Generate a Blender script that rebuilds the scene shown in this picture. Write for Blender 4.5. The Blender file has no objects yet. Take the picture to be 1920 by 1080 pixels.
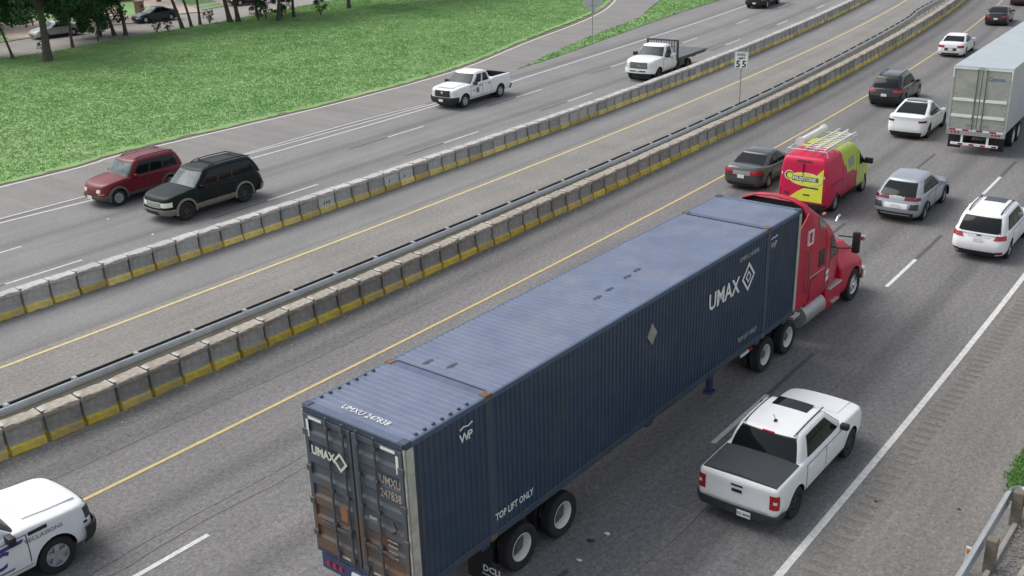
import bpy, bmesh, math, random
import numpy as np
from mathutils import Vector, Matrix

random.seed(7)
RNG = np.random.default_rng(7)
SC = bpy.context.scene
COL = SC.collection
R = math.radians

# ------------------------------------------------------------------ camera, sky, sun, exposure
CAM_POS = (20.8423, 0.0, 13.133)
CAM_R = Vector((0.77778204, 0.62791887, -0.02780279))
CAM_U = Vector((-0.21132228, 0.30290491, 0.92929624))
CAM_F = Vector((-0.59194425, 0.71691458, -0.36828725))
cam = bpy.data.cameras.new('camera')
cam.sensor_width = 36.0
cam.lens = 1979.5 / 1920 * 36.0
cam.clip_end = 2000
cam_ob = bpy.data.objects.new('camera', cam)
m = Matrix((CAM_R, CAM_U, -CAM_F)).transposed().to_4x4()
m.translation = CAM_POS
cam_ob.matrix_world = m
COL.objects.link(cam_ob)
SC.camera = cam_ob

SUN_ELEV = R(52)
SUN_AZ = R(-106)         # angle from +Y towards +X: the brightest sky is behind the camera's left shoulder
sd = Vector((math.sin(SUN_AZ) * math.cos(SUN_ELEV), math.cos(SUN_AZ) * math.cos(SUN_ELEV), math.sin(SUN_ELEV)))
w = bpy.data.worlds.new('World')
SC.world = w
w.use_nodes = True
nt = w.node_tree
for n in list(nt.nodes):
    nt.nodes.remove(n)
sky = nt.nodes.new('ShaderNodeTexSky')
sky.sky_type = 'NISHITA'
sky.sun_disc = False
sky.sun_elevation = SUN_ELEV
sky.sun_rotation = SUN_AZ
sky.dust_density = 3.0
sky.air_density = 1.0
hsv = nt.nodes.new('ShaderNodeHueSaturation')
hsv.inputs['Saturation'].default_value = 0.42
bg = nt.nodes.new('ShaderNodeBackground')
bg.inputs['Strength'].default_value = 0.14
wo = nt.nodes.new('ShaderNodeOutputWorld')
nt.links.new(sky.outputs[0], hsv.inputs['Color'])
nt.links.new(hsv.outputs[0], bg.inputs['Color'])
nt.links.new(bg.outputs[0], wo.inputs['Surface'])
sun = bpy.data.lights.new('sun', 'SUN')
sun.energy = 1.15
sun.angle = R(44)
sun.color = (1.0, 0.965, 0.91)
sun_ob = bpy.data.objects.new('sun', sun)
sun_ob.rotation_euler = sd.to_track_quat('Z', 'Y').to_euler()
sun_ob.location = (0, 0, 60)
COL.objects.link(sun_ob)
SC.view_settings.view_transform = 'Standard'
SC.view_settings.look = 'None'
SC.view_settings.gamma = 1.0
SC.view_settings.use_curve_mapping = False
SC.view_settings.exposure = 0.45
SC.render.engine = 'CYCLES'
SC.cycles.max_bounces = 6

# ------------------------------------------------------------------ the line of the road: s along, t to the right of the yellow line
K1, K2 = 0.0010933, 7.82e-6
_S = np.arange(-80, 420, 0.5)
_TH = K1 * _S + K2 * _S ** 2 / 2
_mid = (_TH[1:] + _TH[:-1]) / 2
_X = np.concatenate([[0], np.cumsum(-np.sin(_mid) * .5)])
_Y = np.concatenate([[0], np.cumsum(np.cos(_mid) * .5)])
_i0 = int(np.argmin(abs(_S)))
_X -= _X[_i0]
_Y -= _Y[_i0]
LW = 3.4838


def theta(s):
    return float(np.interp(s, _S, _TH))


def RT(s, t, z=0.0):
    a = theta(s)
    return (float(np.interp(s, _S, _X)) + t * math.cos(a), float(np.interp(s, _S, _Y)) + t * math.sin(a), z)


# ------------------------------------------------------------------ materials
MATS = {}


def mat(name, col, rough=0.6, metal=0.0, coat=0.0, var=0.0, vscale=3.0, bump=0.0, bscale=40.0, spec=0.5,
        dirt=None, dirt_amt=0.0, dscale=1.2, rnd=0.0):
    """plain principled surface with noise variation, optional dirt and per-object brightness change"""
    if name in MATS:
        return MATS[name]
    mt = bpy.data.materials.new(name)
    mt.use_nodes = True
    t = mt.node_tree
    b = t.nodes['Principled BSDF']
    b.inputs['Base Color'].default_value = (*col, 1)
    b.inputs['Roughness'].default_value = rough
    b.inputs['Metallic'].default_value = metal
    b.inputs['Coat Weight'].default_value = coat
    b.inputs['Coat Roughness'].default_value = 0.08
    b.inputs['Specular IOR Level'].default_value = spec
    out = None
    if var or dirt or rnd or bump:
        tc = t.nodes.new('ShaderNodeTexCoord')
    if var:
        n = t.nodes.new('ShaderNodeTexNoise')
        n.inputs['Scale'].default_value = vscale
        n.inputs['Detail'].default_value = 6
        n.inputs['Roughness'].default_value = 0.65
        t.links.new(tc.outputs['Object'], n.inputs['Vector'])
        r = t.nodes.new('ShaderNodeMapRange')
        r.inputs['From Min'].default_value = 0.3
        r.inputs['From Max'].default_value = 0.7
        r.inputs['To Min'].default_value = 1 - var
        r.inputs['To Max'].default_value = 1 + var
        t.links.new(n.outputs['Fac'], r.inputs['Value'])
        mx = t.nodes.new('ShaderNodeMix')
        mx.data_type = 'RGBA'
        mx.blend_type = 'MULTIPLY'
        mx.inputs['Factor'].default_value = 1
        mx.inputs['A'].default_value = (*col, 1)
        t.links.new(r.outputs[0], mx.inputs['B'])
        out = mx.outputs['Result']
    if dirt:
        n = t.nodes.new('ShaderNodeTexNoise')
        n.inputs['Scale'].default_value = dscale
        n.inputs['Detail'].default_value = 8
        n.inputs['Roughness'].default_value = 0.7
        t.links.new(tc.outputs['Object'], n.inputs['Vector'])
        r = t.nodes.new('ShaderNodeMapRange')
        r.inputs['From Min'].default_value = 0.45
        r.inputs['From Max'].default_value = 0.75
        r.inputs['To Max'].default_value = dirt_amt
        t.links.new(n.outputs['Fac'], r.inputs['Value'])
        mx = t.nodes.new('ShaderNodeMix')
        mx.data_type = 'RGBA'
        t.links.new(r.outputs[0], mx.inputs['Factor'])
        if out:
            t.links.new(out, mx.inputs['A'])
        else:
            mx.inputs['A'].default_value = (*col, 1)
        mx.inputs['B'].default_value = (*dirt, 1)
        out = mx.outputs['Result']
    if rnd:
        oi = t.nodes.new('ShaderNodeObjectInfo')
        r = t.nodes.new('ShaderNodeMapRange')
        r.inputs['To Min'].default_value = 1 - rnd
        r.inputs['To Max'].default_value = 1 + rnd
        t.links.new(oi.outputs['Random'], r.inputs['Value'])
        mx = t.nodes.new('ShaderNodeMix')
        mx.data_type = 'RGBA'
        mx.blend_type = 'MULTIPLY'
        mx.inputs['Factor'].default_value = 1
        if out:
            t.links.new(out, mx.inputs['A'])
        else:
            mx.inputs['A'].default_value = (*col, 1)
        t.links.new(r.outputs[0], mx.inputs['B'])
        out = mx.outputs['Result']
    if out:
        t.links.new(out, b.inputs['Base Color'])
    if bump:
        n = t.nodes.new('ShaderNodeTexNoise')
        n.inputs['Scale'].default_value = bscale
        n.inputs['Detail'].default_value = 5
        t.links.new(tc.outputs['Object'], n.inputs['Vector'])
        bp = t.nodes.new('ShaderNodeBump')
        bp.inputs['Strength'].default_value = bump
        bp.inputs['Distance'].default_value = 0.02
        t.links.new(n.outputs['Fac'], bp.inputs['Height'])
        t.links.new(bp.outputs[0], b.inputs['Normal'])
    MATS[name] = mt
    return mt


def asphalt(name, base, warm, stripes=True, grain=0.22):
    """worn road surface; the mesh carries UV = (s, t) in metres so oil and tyre polish follow the lanes"""
    mt = bpy.data.materials.new(name)
    mt.use_nodes = True
    t = mt.node_tree
    N, L = t.nodes, t.links
    b = N['Principled BSDF']
    b.inputs['Roughness'].default_value = 0.85
    b.inputs['Specular IOR Level'].default_value = 0.35
    uv = N.new('ShaderNodeUVMap')
    sep = N.new('ShaderNodeSeparateXYZ')
    L.new(uv.outputs[0], sep.inputs[0])

    def noise(scale, detail, vec=None, rough=0.6):
        n = N.new('ShaderNodeTexNoise')
        n.inputs['Scale'].default_value = scale
        n.inputs['Detail'].default_value = detail
        n.inputs['Roughness'].default_value = rough
        L.new(vec or uv.outputs[0], n.inputs['Vector'])
        return n.outputs['Fac']

    def rng(v, a, c, lo, hi):
        r = N.new('ShaderNodeMapRange')
        r.inputs['From Min'].default_value = a
        r.inputs['From Max'].default_value = c
        r.inputs['To Min'].default_value = lo
        r.inputs['To Max'].default_value = hi
        L.new(v, r.inputs['Value'])
        return r.outputs[0]

    def mul(a, c):
        q = N.new('ShaderNodeMath')
        q.operation = 'MULTIPLY'
        L.new(a, q.inputs[0])
        if isinstance(c, float):
            q.inputs[1].default_value = c
        else:
            L.new(c, q.inputs[1])
        return q.outputs[0]

    # long streaks along the road
    mp = N.new('ShaderNodeMapping')
    mp.inputs['Scale'].default_value = (0.05, 1.3, 1)
    L.new(uv.outputs[0], mp.inputs['Vector'])
    streak = rng(noise(1.0, 5, mp.outputs[0]), 0.3, 0.7, 0.88, 1.1)
    blot = rng(noise(0.35, 6), 0.3, 0.7, 0.92, 1.08)
    fine = rng(noise(7.0, 5, None, 0.85), 0.32, 0.68, 1 - grain, 1 + grain)
    spark = rng(noise(16.0, 3, None, 0.8), 0.3, 0.7, 1 - grain * .9, 1 + grain * .9)
    v = mul(mul(mul(streak, blot), fine), spark)
    if stripes:
        # oil line down the middle of every lane, lighter polished wheel tracks beside it
        a = N.new('ShaderNodeMath')
        a.operation = 'DIVIDE'
        L.new(sep.outputs['Y'], a.inputs[0])
        a.inputs[1].default_value = LW
        fr = N.new('ShaderNodeMath')
        fr.operation = 'FRACT'
        L.new(a.outputs[0], fr.inputs[0])
        rp = N.new('ShaderNodeValToRGB')
        e = rp.color_ramp.elements
        rp.color_ramp.interpolation = 'B_SPLINE'
        e[0].position, e[0].color = 0.0, (1, 1, 1, 1)
        e[1].position, e[1].color = 1.0, (1, 1, 1, 1)
        for p_, c_ in ((0.12, 1.02), (0.24, .93), (0.36, 1.04), (0.5, 0.58), (0.64, 1.04), (0.77, .92), (0.9, 1.02)):
            k = e.new(p_)
            k.color = (c_, c_, c_, 1)
        L.new(fr.outputs[0], rp.inputs[0])
        v = mul(v, rp.outputs[0])
    hue = N.new('ShaderNodeMix')
    hue.data_type = 'RGBA'
    hue.inputs['A'].default_value = (*base, 1)
    hue.inputs['B'].default_value = (*warm, 1)
    L.new(noise(0.5, 4), hue.inputs['Factor'])
    fin = N.new('ShaderNodeMix')
    fin.data_type = 'RGBA'
    fin.blend_type = 'MULTIPLY'
    fin.inputs['Factor'].default_value = 1
    L.new(hue.outputs['Result'], fin.inputs['A'])
    L.new(v, fin.inputs['B'])
    L.new(fin.outputs['Result'], b.inputs['Base Color'])
    bp = N.new('ShaderNodeBump')
    bp.inputs['Strength'].default_value = 0.35
    bp.inputs['Distance'].default_value = 0.01
    L.new(noise(45.0, 3, None, 0.7), bp.inputs['Height'])
    L.new(bp.outputs[0], b.inputs['Normal'])
    MATS[name] = mt
    return mt


def worn_paint(name, col, wear, amt=0.75, scale=6.0, rnd=0.0):
    """traffic paint with scuffed bare patches"""
    return mat(name, col, rough=0.7, var=0.12, vscale=9, dirt=wear, dirt_amt=amt, dscale=scale, rnd=rnd)


def grass_mat(name, a, c, d):
    mt = bpy.data.materials.new(name)
    mt.use_nodes = True
    t = mt.node_tree
    N, L = t.nodes, t.links
    b = N['Principled BSDF']
    b.inputs['Roughness'].default_value = 0.9
    b.inputs['Specular IOR Level'].default_value = 0.15
    tc = N.new('ShaderNodeTexCoord')

    def noise(s, dt):
        n = N.new('ShaderNodeTexNoise')
        n.inputs['Scale'].default_value = s
        n.inputs['Detail'].default_value = dt
        n.inputs['Roughness'].default_value = 0.7
        L.new(tc.outputs['Object'], n.inputs['Vector'])
        return n.outputs['Fac']
    r1 = N.new('ShaderNodeMapRange')
    r1.inputs['From Min'].default_value = .4
    r1.inputs['From Max'].default_value = .6
    L.new(noise(0.07, 6), r1.inputs['Value'])
    r2 = N.new('ShaderNodeMapRange')
    r2.inputs['From Min'].default_value = .4
    r2.inputs['From Max'].default_value = .75
    L.new(noise(0.42, 10), r2.inputs['Value'])
    m1 = N.new('ShaderNodeMix')
    m1.data_type = 'RGBA'
    m1.inputs['A'].default_value = (*a, 1)
    m1.inputs['B'].default_value = (*c, 1)
    L.new(r1.outputs[0], m1.inputs['Factor'])
    m2 = N.new('ShaderNodeMix')
    m2.data_type = 'RGBA'
    L.new(m1.outputs['Result'], m2.inputs['A'])
    m2.inputs['B'].default_value = (*d, 1)
    L.new(r2.outputs[0], m2.inputs['Factor'])
    L.new(m2.outputs['Result'], b.inputs['Base Color'])
    MATS[name] = mt
    return mt


def paint(name, col, metal=0.0, rough=0.36, coat=0.22, spec=0.4):
    return mat('paint_' + name, col, rough=rough, metal=metal, coat=coat, spec=spec, var=0.04, vscale=2.0,
               dirt=(0.16, 0.145, 0.125), dirt_amt=0.07, dscale=1.7)


GLASS = mat('tinted_glass', (0.009, 0.012, 0.013), rough=0.05, spec=0.28)
GLASS_SHEEN = mat('windscreen_painted_sheen', (0.13, 0.165, 0.165), rough=0.1, spec=0.15, var=0.5, vscale=1.8)  # pale grey-teal base colour paints in the sky's reflection
BLACK = mat('black_plastic', (0.018, 0.018, 0.019), rough=0.55, var=0.2)
TRIM = mat('dark_trim', (0.045, 0.046, 0.048), rough=0.5, var=0.2)
RUBBER = mat('tyre_rubber', (0.022, 0.022, 0.022), rough=0.85, var=0.25, vscale=6)
ALLOY = mat('alloy_rim', (0.55, 0.56, 0.57), rough=0.35, metal=0.8, var=0.1)
DARKRIM = mat('dark_rim', (0.06, 0.06, 0.065), rough=0.4, metal=0.5)
STEELRIM = mat('steel_rim', (0.42, 0.43, 0.44), rough=0.45, metal=0.3, var=0.15)
WHITERIM = mat('white_rim', (0.72, 0.72, 0.68), rough=0.5, var=0.12, dirt=(0.3, 0.27, 0.23), dirt_amt=0.4, dscale=5)
CHROME = mat('chrome', (0.75, 0.76, 0.77), rough=0.18, metal=1.0)
TAIL = mat('tail_light_red', (0.38, 0.008, 0.015), rough=0.2, coat=0.5)
TAILDK = mat('tail_light_dark_red', (0.16, 0.008, 0.012), rough=0.2, coat=0.5)
LAMP = mat('lamp_glass', (0.72, 0.74, 0.72), rough=0.15, coat=0.6)
AMBER = mat('amber_lens', (0.6, 0.2, 0.03), rough=0.25, coat=0.4)
PLATE = mat('licence_plate', (0.8, 0.8, 0.78), rough=0.5)
INK = mat('black_ink', (0.02, 0.02, 0.022), rough=0.6)
WHITE_INK = mat('white_lettering', (0.78, 0.79, 0.77), rough=0.6, var=0.1, vscale=9)


# ------------------------------------------------------------------ mesh helpers
def obj(name, me, m_=None, parent=None):
    o = bpy.data.objects.new(name, me)
    COL.objects.link(o)
    if m_ is not None and not me.materials:
        me.materials.append(m_)
    if parent is not None:
        o.parent = parent
    return o


def tag(o, label=None, cat=None, group=None, kind=None):
    if label:
        o['label'] = label
    if cat:
        o['category'] = cat
    if group:
        o['group'] = group
    if kind:
        o['kind'] = kind
    return o


def empty(name, loc=(0, 0, 0), rz=0.0):
    o = bpy.data.objects.new(name, None)
    o.location = loc
    o.rotation_euler = (0, 0, rz)
    COL.objects.link(o)
    return o


def mk(name, verts, faces, m_=None, parent=None, smooth=None):
    me = bpy.data.meshes.new(name)
    me.from_pydata([tuple(v) for v in verts], [], [tuple(f) for f in faces])
    if smooth is not None:
        me.shade_smooth()
        me.set_sharp_from_angle(angle=R(smooth))
    me.update()
    return obj(name, me, m_, parent)


class MB:
    """collects simple shapes, then becomes ONE mesh object"""

    def __init__(s):
        s.v = []
        s.f = []
        s.m = []

    def add(s, v, f, mi=0):
        o = len(s.v)
        s.v += [tuple(a) for a in v]
        s.f += [tuple(i + o for i in a) for a in f]
        s.m += [mi] * len(f)
        return s

    def box(s, x0, x1, y0, y1, z0, z1, ch=0.0, mi=0):
        if ch <= 0:
            v = [(x, y, z) for x in (x0, x1) for y in (y0, y1) for z in (z0, z1)]
            f = [(0, 1, 3, 2), (4, 6, 7, 5), (0, 4, 5, 1), (2, 3, 7, 6), (0, 2, 6, 4), (1, 5, 7, 3)]
            return s.add(v, f, mi)
        bm = bmesh.new()
        bmesh.ops.create_cube(bm, size=1)
        for q in bm.verts:
            q.co = ((x0 + x1) / 2 + q.co.x * (x1 - x0), (y0 + y1) / 2 + q.co.y * (y1 - y0), (z0 + z1) / 2 + q.co.z * (z1 - z0))
        bmesh.ops.bevel(bm, geom=list(bm.edges), offset=ch, segments=2, affect='EDGES', profile=0.5)
        bm.verts.index_update()
        s.add([q.co[:] for q in bm.verts], [[q.index for q in f.verts] for f in bm.faces], mi)
        bm.free()
        return s

    def tube(s, pts, r, n=8, mi=0, cap=True):
        P = [Vector(p) for p in pts]
        if not isinstance(r, (list, tuple)):
            r = [r] * len(P)
        V, F = [], []
        up = None
        for i, p in enumerate(P):
            d = (P[min(i + 1, len(P) - 1)] - P[max(i - 1, 0)]).normalized()
            if up is None:
                up = Vector((0, 0, 1)) if abs(d.z) < .9 else Vector((1, 0, 0))
            a = d.cross(up).normalized()
            c = a.cross(d).normalized()
            up = c
            for k in range(n):
                an = 2 * math.pi * k / n
                V.append(p + (a * math.cos(an) + c * math.sin(an)) * r[i])
        for i in range(len(P) - 1):
            for k in range(n):
                k2 = (k + 1) % n
                F.append((i * n + k, i * n + k2, (i + 1) * n + k2, (i + 1) * n + k))
        if cap:
            F.append(tuple(range(n - 1, -1, -1)))
            F.append(tuple(range((len(P) - 1) * n, len(P) * n)))
        return s.add(V, F, mi)

    def lathe_y(s, prof, n=28, c=(0, 0, 0), mi=0, a0=0.0, a1=2 * math.pi):
        """profile of (radius, y) turned round the y axis"""
        full = abs(a1 - a0 - 2 * math.pi) < 1e-6
        nn = n if full else n + 1
        V, F = [], []
        for k in range(nn):
            an = a0 + (a1 - a0) * k / n
            for r_, y in prof:
                V.append((c[0] + r_ * math.cos(an), c[1] + y, c[2] + r_ * math.sin(an)))
        m_ = len(prof)
        for k in range(n):
            k2 = (k + 1) % nn
            for j in range(m_ - 1):
                F.append((k * m_ + j, k * m_ + j + 1, k2 * m_ + j + 1, k2 * m_ + j))
        return s.add(V, F, mi)

    def prism(s, poly, axis, a, b, mi=0):
        """polygon in the two other axes pushed from a to b along axis (0, 1 or 2)"""
        n = len(poly)

        def pt(q, h):
            c = [q[0], q[1]]
            c.insert(axis, h)
            return tuple(c)
        V = [pt(q, a) for q in poly] + [pt(q, b) for q in poly]
        F = [tuple(range(n - 1, -1, -1)), tuple(range(n, 2 * n))]
        F += [(i, (i + 1) % n, n + (i + 1) % n, n + i) for i in range(n)]
        return s.add(V, F, mi)

    def mesh(s, name, smooth=None, fix=True):
        me = bpy.data.meshes.new(name)
        me.from_pydata(s.v, [], s.f)
        if any(s.m):
            me.polygons.foreach_set('material_index', s.m)
        if fix:
            bm = bmesh.new()
            bm.from_mesh(me)
            bmesh.ops.recalc_face_normals(bm, faces=bm.faces)
            bm.to_mesh(me)
            bm.free()
        if smooth is not None:
            me.shade_smooth()
            me.set_sharp_from_angle(angle=R(smooth))
        me.update()
        return me

    def build(s, name, m_=None, parent=None, smooth=None):
        return obj(name, s.mesh(name, smooth), m_, parent)


def text(name, body, size, m_, parent, origin, right, up, align='LEFT', ext=0.003, wid=1.0, shear=0.0, bold=0.0):
    c = bpy.data.curves.new('t', 'FONT')
    c.body = body
    c.size = size
    c.align_x = align
    c.extrude = ext
    c.shear = shear
    c.offset = bold
    c.resolution_u = 2
    o = bpy.data.objects.new('t', c)
    COL.objects.link(o)
    dg = bpy.context.evaluated_depsgraph_get()
    me = bpy.data.meshes.new_from_object(o.evaluated_get(dg))
    bpy.data.objects.remove(o)
    r_ = Vector(right).normalized()
    u_ = Vector(up).normalized()
    n_ = r_.cross(u_)
    og = Vector(origin)
    for v in me.vertices:
        v.co = og + r_ * (v.co.x * wid) + u_ * v.co.y + n_ * v.co.z
    me.materials.clear()
    return obj(name, me, m_, parent)


def smooth_curve(pts):
    """monotone cubic through (x, y) pairs"""
    xs = np.array([a for a, _ in pts], float)
    ys = np.array([b for _, b in pts], float)
    if len(xs) == 1:
        return lambda x: ys[0]
    h = np.diff(xs)
    d = np.diff(ys) / h
    mm = np.zeros(len(xs))
    mm[0], mm[-1] = d[0], d[-1]
    for i in range(1, len(xs) - 1):
        mm[i] = 0 if d[i - 1] * d[i] <= 0 else 2 * d[i - 1] * d[i] / (d[i - 1] + d[i])

    def f(x):
        x = min(max(x, xs[0]), xs[-1])
        i = min(int(np.searchsorted(xs, x, 'right')) - 1, len(xs) - 2)
        u = (x - xs[i]) / h[i]
        return ((1 + 2 * u) * (1 - u) ** 2 * ys[i] + u * (1 - u) ** 2 * h[i] * mm[i]
                + u * u * (3 - 2 * u) * ys[i + 1] + u * u * (u - 1) * h[i] * mm[i + 1])
    return f


class Shell:
    """closed rounded hull.  q runs from the bottom edge (0) to the top edge (1); tau runs round the plan:
    0 front middle, 1..2 front corner, 2..3 side, 3..4 rear corner, 5 rear middle; negative tau = right side"""

    def __init__(s, xf, xr, w, zb, zt, rcf=0.25, rcr=0.25, bowf=0.08, bowr=0.05, crown=0.03, plan=None):
        s.xf, s.xr, s.w = smooth_curve(xf), smooth_curve(xr), smooth_curve(w)
        s.zb, s.zt = smooth_curve(zb), smooth_curve(zt)
        s.rcf, s.rcr, s.bowf, s.bowr, s.crown = rcf, rcr, bowf, bowr, crown
        s.plan = smooth_curve(plan) if plan else (lambda x: 1.0)

    def ring(s, q):
        return s.xf(q), s.xr(q), s.w(q)

    def xy(s, tau, q):
        F, B, hw = s.ring(q)
        a = abs(tau)
        rf, rb = min(s.rcf, hw * .9), min(s.rcr, hw * .9)
        yf, yb = hw - rf, hw - rb
        cf = F - s.bowf * (yf / hw) ** 2 - rf
        cb = B + s.bowr * (yb / hw) ** 2 + rb
        if a <= 1:
            y = a * yf
            x = F - s.bowf * (y / hw) ** 2
        elif a <= 2:
            an = (a - 1) * math.pi / 2
            x, y = cf + rf * math.cos(an), yf + rf * math.sin(an)
        elif a <= 3:
            x, y = cf + (cb - cf) * (a - 2), hw
        elif a <= 4:
            an = (a - 3) * math.pi / 2
            x, y = cb - rb * math.sin(an), yb + rb * math.cos(an)
        else:
            y = (5 - a) * yb
            x = B + s.bowr * (y / hw) ** 2
        y *= s.plan(x)
        return x, (y if tau >= 0 else -y)

    def P(s, tau, q):
        x, y = s.xy(tau, q)
        z0 = s.zb(x)
        return Vector((x, y, z0 + (s.zt(x) - z0) * q))

    def tau_x(s, x, q):
        F, B, hw = s.ring(q)
        rf, rb = min(s.rcf, hw * .9), min(s.rcr, hw * .9)
        cf = F - s.bowf * ((hw - rf) / hw) ** 2 - rf
        cb = B + s.bowr * ((hw - rb) / hw) ** 2 + rb
        return min(max(2 + (x - cf) / (cb - cf), 2.0), 3.0)

    def q_z(s, x, z):
        return (z - s.zb(x)) / (s.zt(x) - s.zb(x))

    def top(s, x, v):
        y = v * s.w(1) * s.plan(x)
        return Vector((x, y, s.zt(x) + s.crown * (1 - v * v)))

    def mesh(s, name, qs=None, side_n=16):
        qs = qs or [0, .06, .15, .27, .4, .53, .65, .76, .85, .91, .955, .985, 1.0]
        ts = list(np.linspace(0, 1, 5)[:-1]) + list(np.linspace(1, 2, 6)[:-1]) + list(np.linspace(2, 3, side_n + 1)[:-1]) \
            + list(np.linspace(3, 4, 6)[:-1]) + list(np.linspace(4, 5, 5))
        loop = ts + [-t for t in ts[::-1][1:-1]]
        n = len(loop)
        V, F = [], []
        for q in qs:
            V += [s.P(t, q) for t in loop]
        for j in range(len(qs) - 1):
            for i in range(n):
                i2 = (i + 1) % n
                F.append((j * n + i, j * n + i2, (j + 1) * n + i2, (j + 1) * n + i))
        base = (len(qs) - 1) * n
        top = [Vector(v) for v in V[base:base + n]]
        x0, x1 = min(v.x for v in top), max(v.x for v in top)
        xm = (x0 + x1) / 2
        k = min(.8, s.w(1) / max(.3, (x1 - x0) / 2))
        prev = base
        for r_ in (.93, .8, .62, .42, .22):
            st_ = len(V)
            for v in top:
                x = xm + (v.x - xm) * (1 - (1 - r_) * k)
                V.append(Vector((x, v.y * r_, s.zt(x) + s.crown * (1 - r_ * r_))))
            for i in range(n):
                i2 = (i + 1) % n
                F.append((prev + i, prev + i2, st_ + i2, st_ + i))
            prev = st_
        # close along the spine
        h = n // 2
        for i in range(h):
            a, b2 = i, i + 1
            c, d = (n - i) % n, (n - i - 1) % n
            ids = []
            for q_ in (a, b2, d, c):
                if prev + q_ not in ids:
                    ids.append(prev + q_)
            if len(ids) > 2:
                F.append(tuple(ids))
        F.append(tuple(range(n - 1, -1, -1)))
        me = bpy.data.meshes.new(name)
        me.from_pydata([tuple(v) for v in V], [], F)
        bm = bmesh.new()
        bm.from_mesh(me)
        bmesh.ops.recalc_face_normals(bm, faces=bm.faces)
        bm.to_mesh(me)
        bm.free()
        return me


def skin_patch(name, fn, m_, parent, n=6, k=4, off=0.006, depth=0.012):
    """raised panel lying on a surface fn(a, b), a and b in 0..1, with real edges going into the surface"""
    e = 1e-3
    G, Nn = [], []
    for j in range(k + 1):
        for i in range(n + 1):
            a, b = i / n, j / k
            p = fn(a, b)
            da = fn(min(1, a + e), b) - fn(max(0, a - e), b)
            db = fn(a, min(1, b + e)) - fn(a, max(0, b - e))
            nn = da.cross(db)
            nn = nn.normalized() if nn.length > 1e-12 else Vector((0, 0, 1))
            G.append(p)
            Nn.append(nn)
    c = fn(.5, .5)
    nc = Nn[(k // 2) * (n + 1) + n // 2]
    ref = Vector((c.x * .3, c.y, c.z - .6)) if True else c
    flip = 1.0
    if parent_out(nc, c) < 0:
        flip = -1.0
    V = [g + nn * flip * off for g, nn in zip(G, Nn)]
    F = []
    w_ = n + 1
    for j in range(k):
        for i in range(n):
            f = (j * w_ + i, j * w_ + i + 1, (j + 1) * w_ + i + 1, (j + 1) * w_ + i)
            F.append(f if flip > 0 else f[::-1])
    rim = [i for i in range(n)] + [j * w_ + n for j in range(k)] + [k * w_ + i for i in range(n, 0, -1)] + [j * w_ for j in range(k, 0, -1)]
    b0 = len(V)
    for r_ in rim:
        V.append(G[r_] + Nn[r_] * flip * (off - depth))
    L_ = len(rim)
    for i in range(L_):
        i2 = (i + 1) % L_
        f = (rim[i], b0 + i, b0 + i2, rim[i2])
        F.append(f if flip > 0 else f[::-1])
    o = mk(name, V, F, m_, parent, smooth=50)
    return o


_OUT = [Vector((0, 0, .8)), 1.0]


def parent_out(nrm, c):
    """sign of the normal relative to the hull's centre line"""
    ctr = Vector((max(min(c.x, _OUT[1]), -_OUT[1]), 0, _OUT[0].z))
    return nrm.dot(c - ctr)


def shell_patch(sh, name, quad, m_, parent, rear=False, n=6, k=4, off=0.006, depth=0.012):
    """quad: four (tau, q) corners, lower-left, lower-right, upper-right, upper-left; with rear=True tau counts from the rear middle"""
    (a0, b0), (a1, b1), (a2, b2), (a3, b3) = quad

    def fn(a, b):
        lo = (a0 + (a1 - a0) * a, b0 + (b1 - b0) * a)
        hi = (a3 + (a2 - a3) * a, b3 + (b2 - b3) * a)
        t, q = lo[0] + (hi[0] - lo[0]) * b, lo[1] + (hi[1] - lo[1]) * b
        if rear:
            t = math.copysign(5 - abs(t), t) if t else 5.0
        return sh.P(t, q)
    return skin_patch(name, fn, m_, parent, n, k, off, depth)


def side_patch(sh, name, quad, side, m_, parent, n=8, k=5, off=0.006, depth=0.012):
    """quad: four (x, z) corners on the hull's side; side +1 left, -1 right"""
    (x0, z0), (x1, z1), (x2, z2), (x3, z3) = quad

    def fn(a, b):
        lx, lz = x0 + (x1 - x0) * a, z0 + (z1 - z0) * a
        hx, hz = x3 + (x2 - x3) * a, z3 + (z2 - z3) * a
        x, z = lx + (hx - lx) * b, lz + (hz - lz) * b
        q = sh.q_z(x, z)
        return sh.P(side * sh.tau_x(x, q), q)
    return skin_patch(name, fn, m_, parent, n, k, off, depth)


def top_patch(sh, name, x0, x1, v0, v1, m_, parent, n=6, k=6, off=0.01, depth=0.02):
    return skin_patch(name, lambda a, b: sh.top(x0 + (x1 - x0) * a, v0 + (v1 - v0) * b), m_, parent, n, k, off, depth)


def cut(me, cutters, dark_mi=1):
    """subtract closed boxes / cylinders (an MB) from a mesh; cut faces take material slot 1"""
    a = bpy.data.objects.new('cut_a', me)
    cm = cutters.mesh('cut_b')
    cm.materials.append(None)
    cm.materials.append(None)
    for p_ in cm.polygons:
        p_.material_index = dark_mi
    b = bpy.data.objects.new('cut_b', cm)
    COL.objects.link(a)
    COL.objects.link(b)
    md = a.modifiers.new('b', 'BOOLEAN')
    md.operation = 'DIFFERENCE'
    md.object = b
    md.solver = 'EXACT'
    bpy.context.view_layer.update()
    dg = bpy.context.evaluated_depsgraph_get()
    out = bpy.data.meshes.new_from_object(a.evaluated_get(dg))
    bpy.data.objects.remove(a)
    bpy.data.objects.remove(b)
    return out

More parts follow.
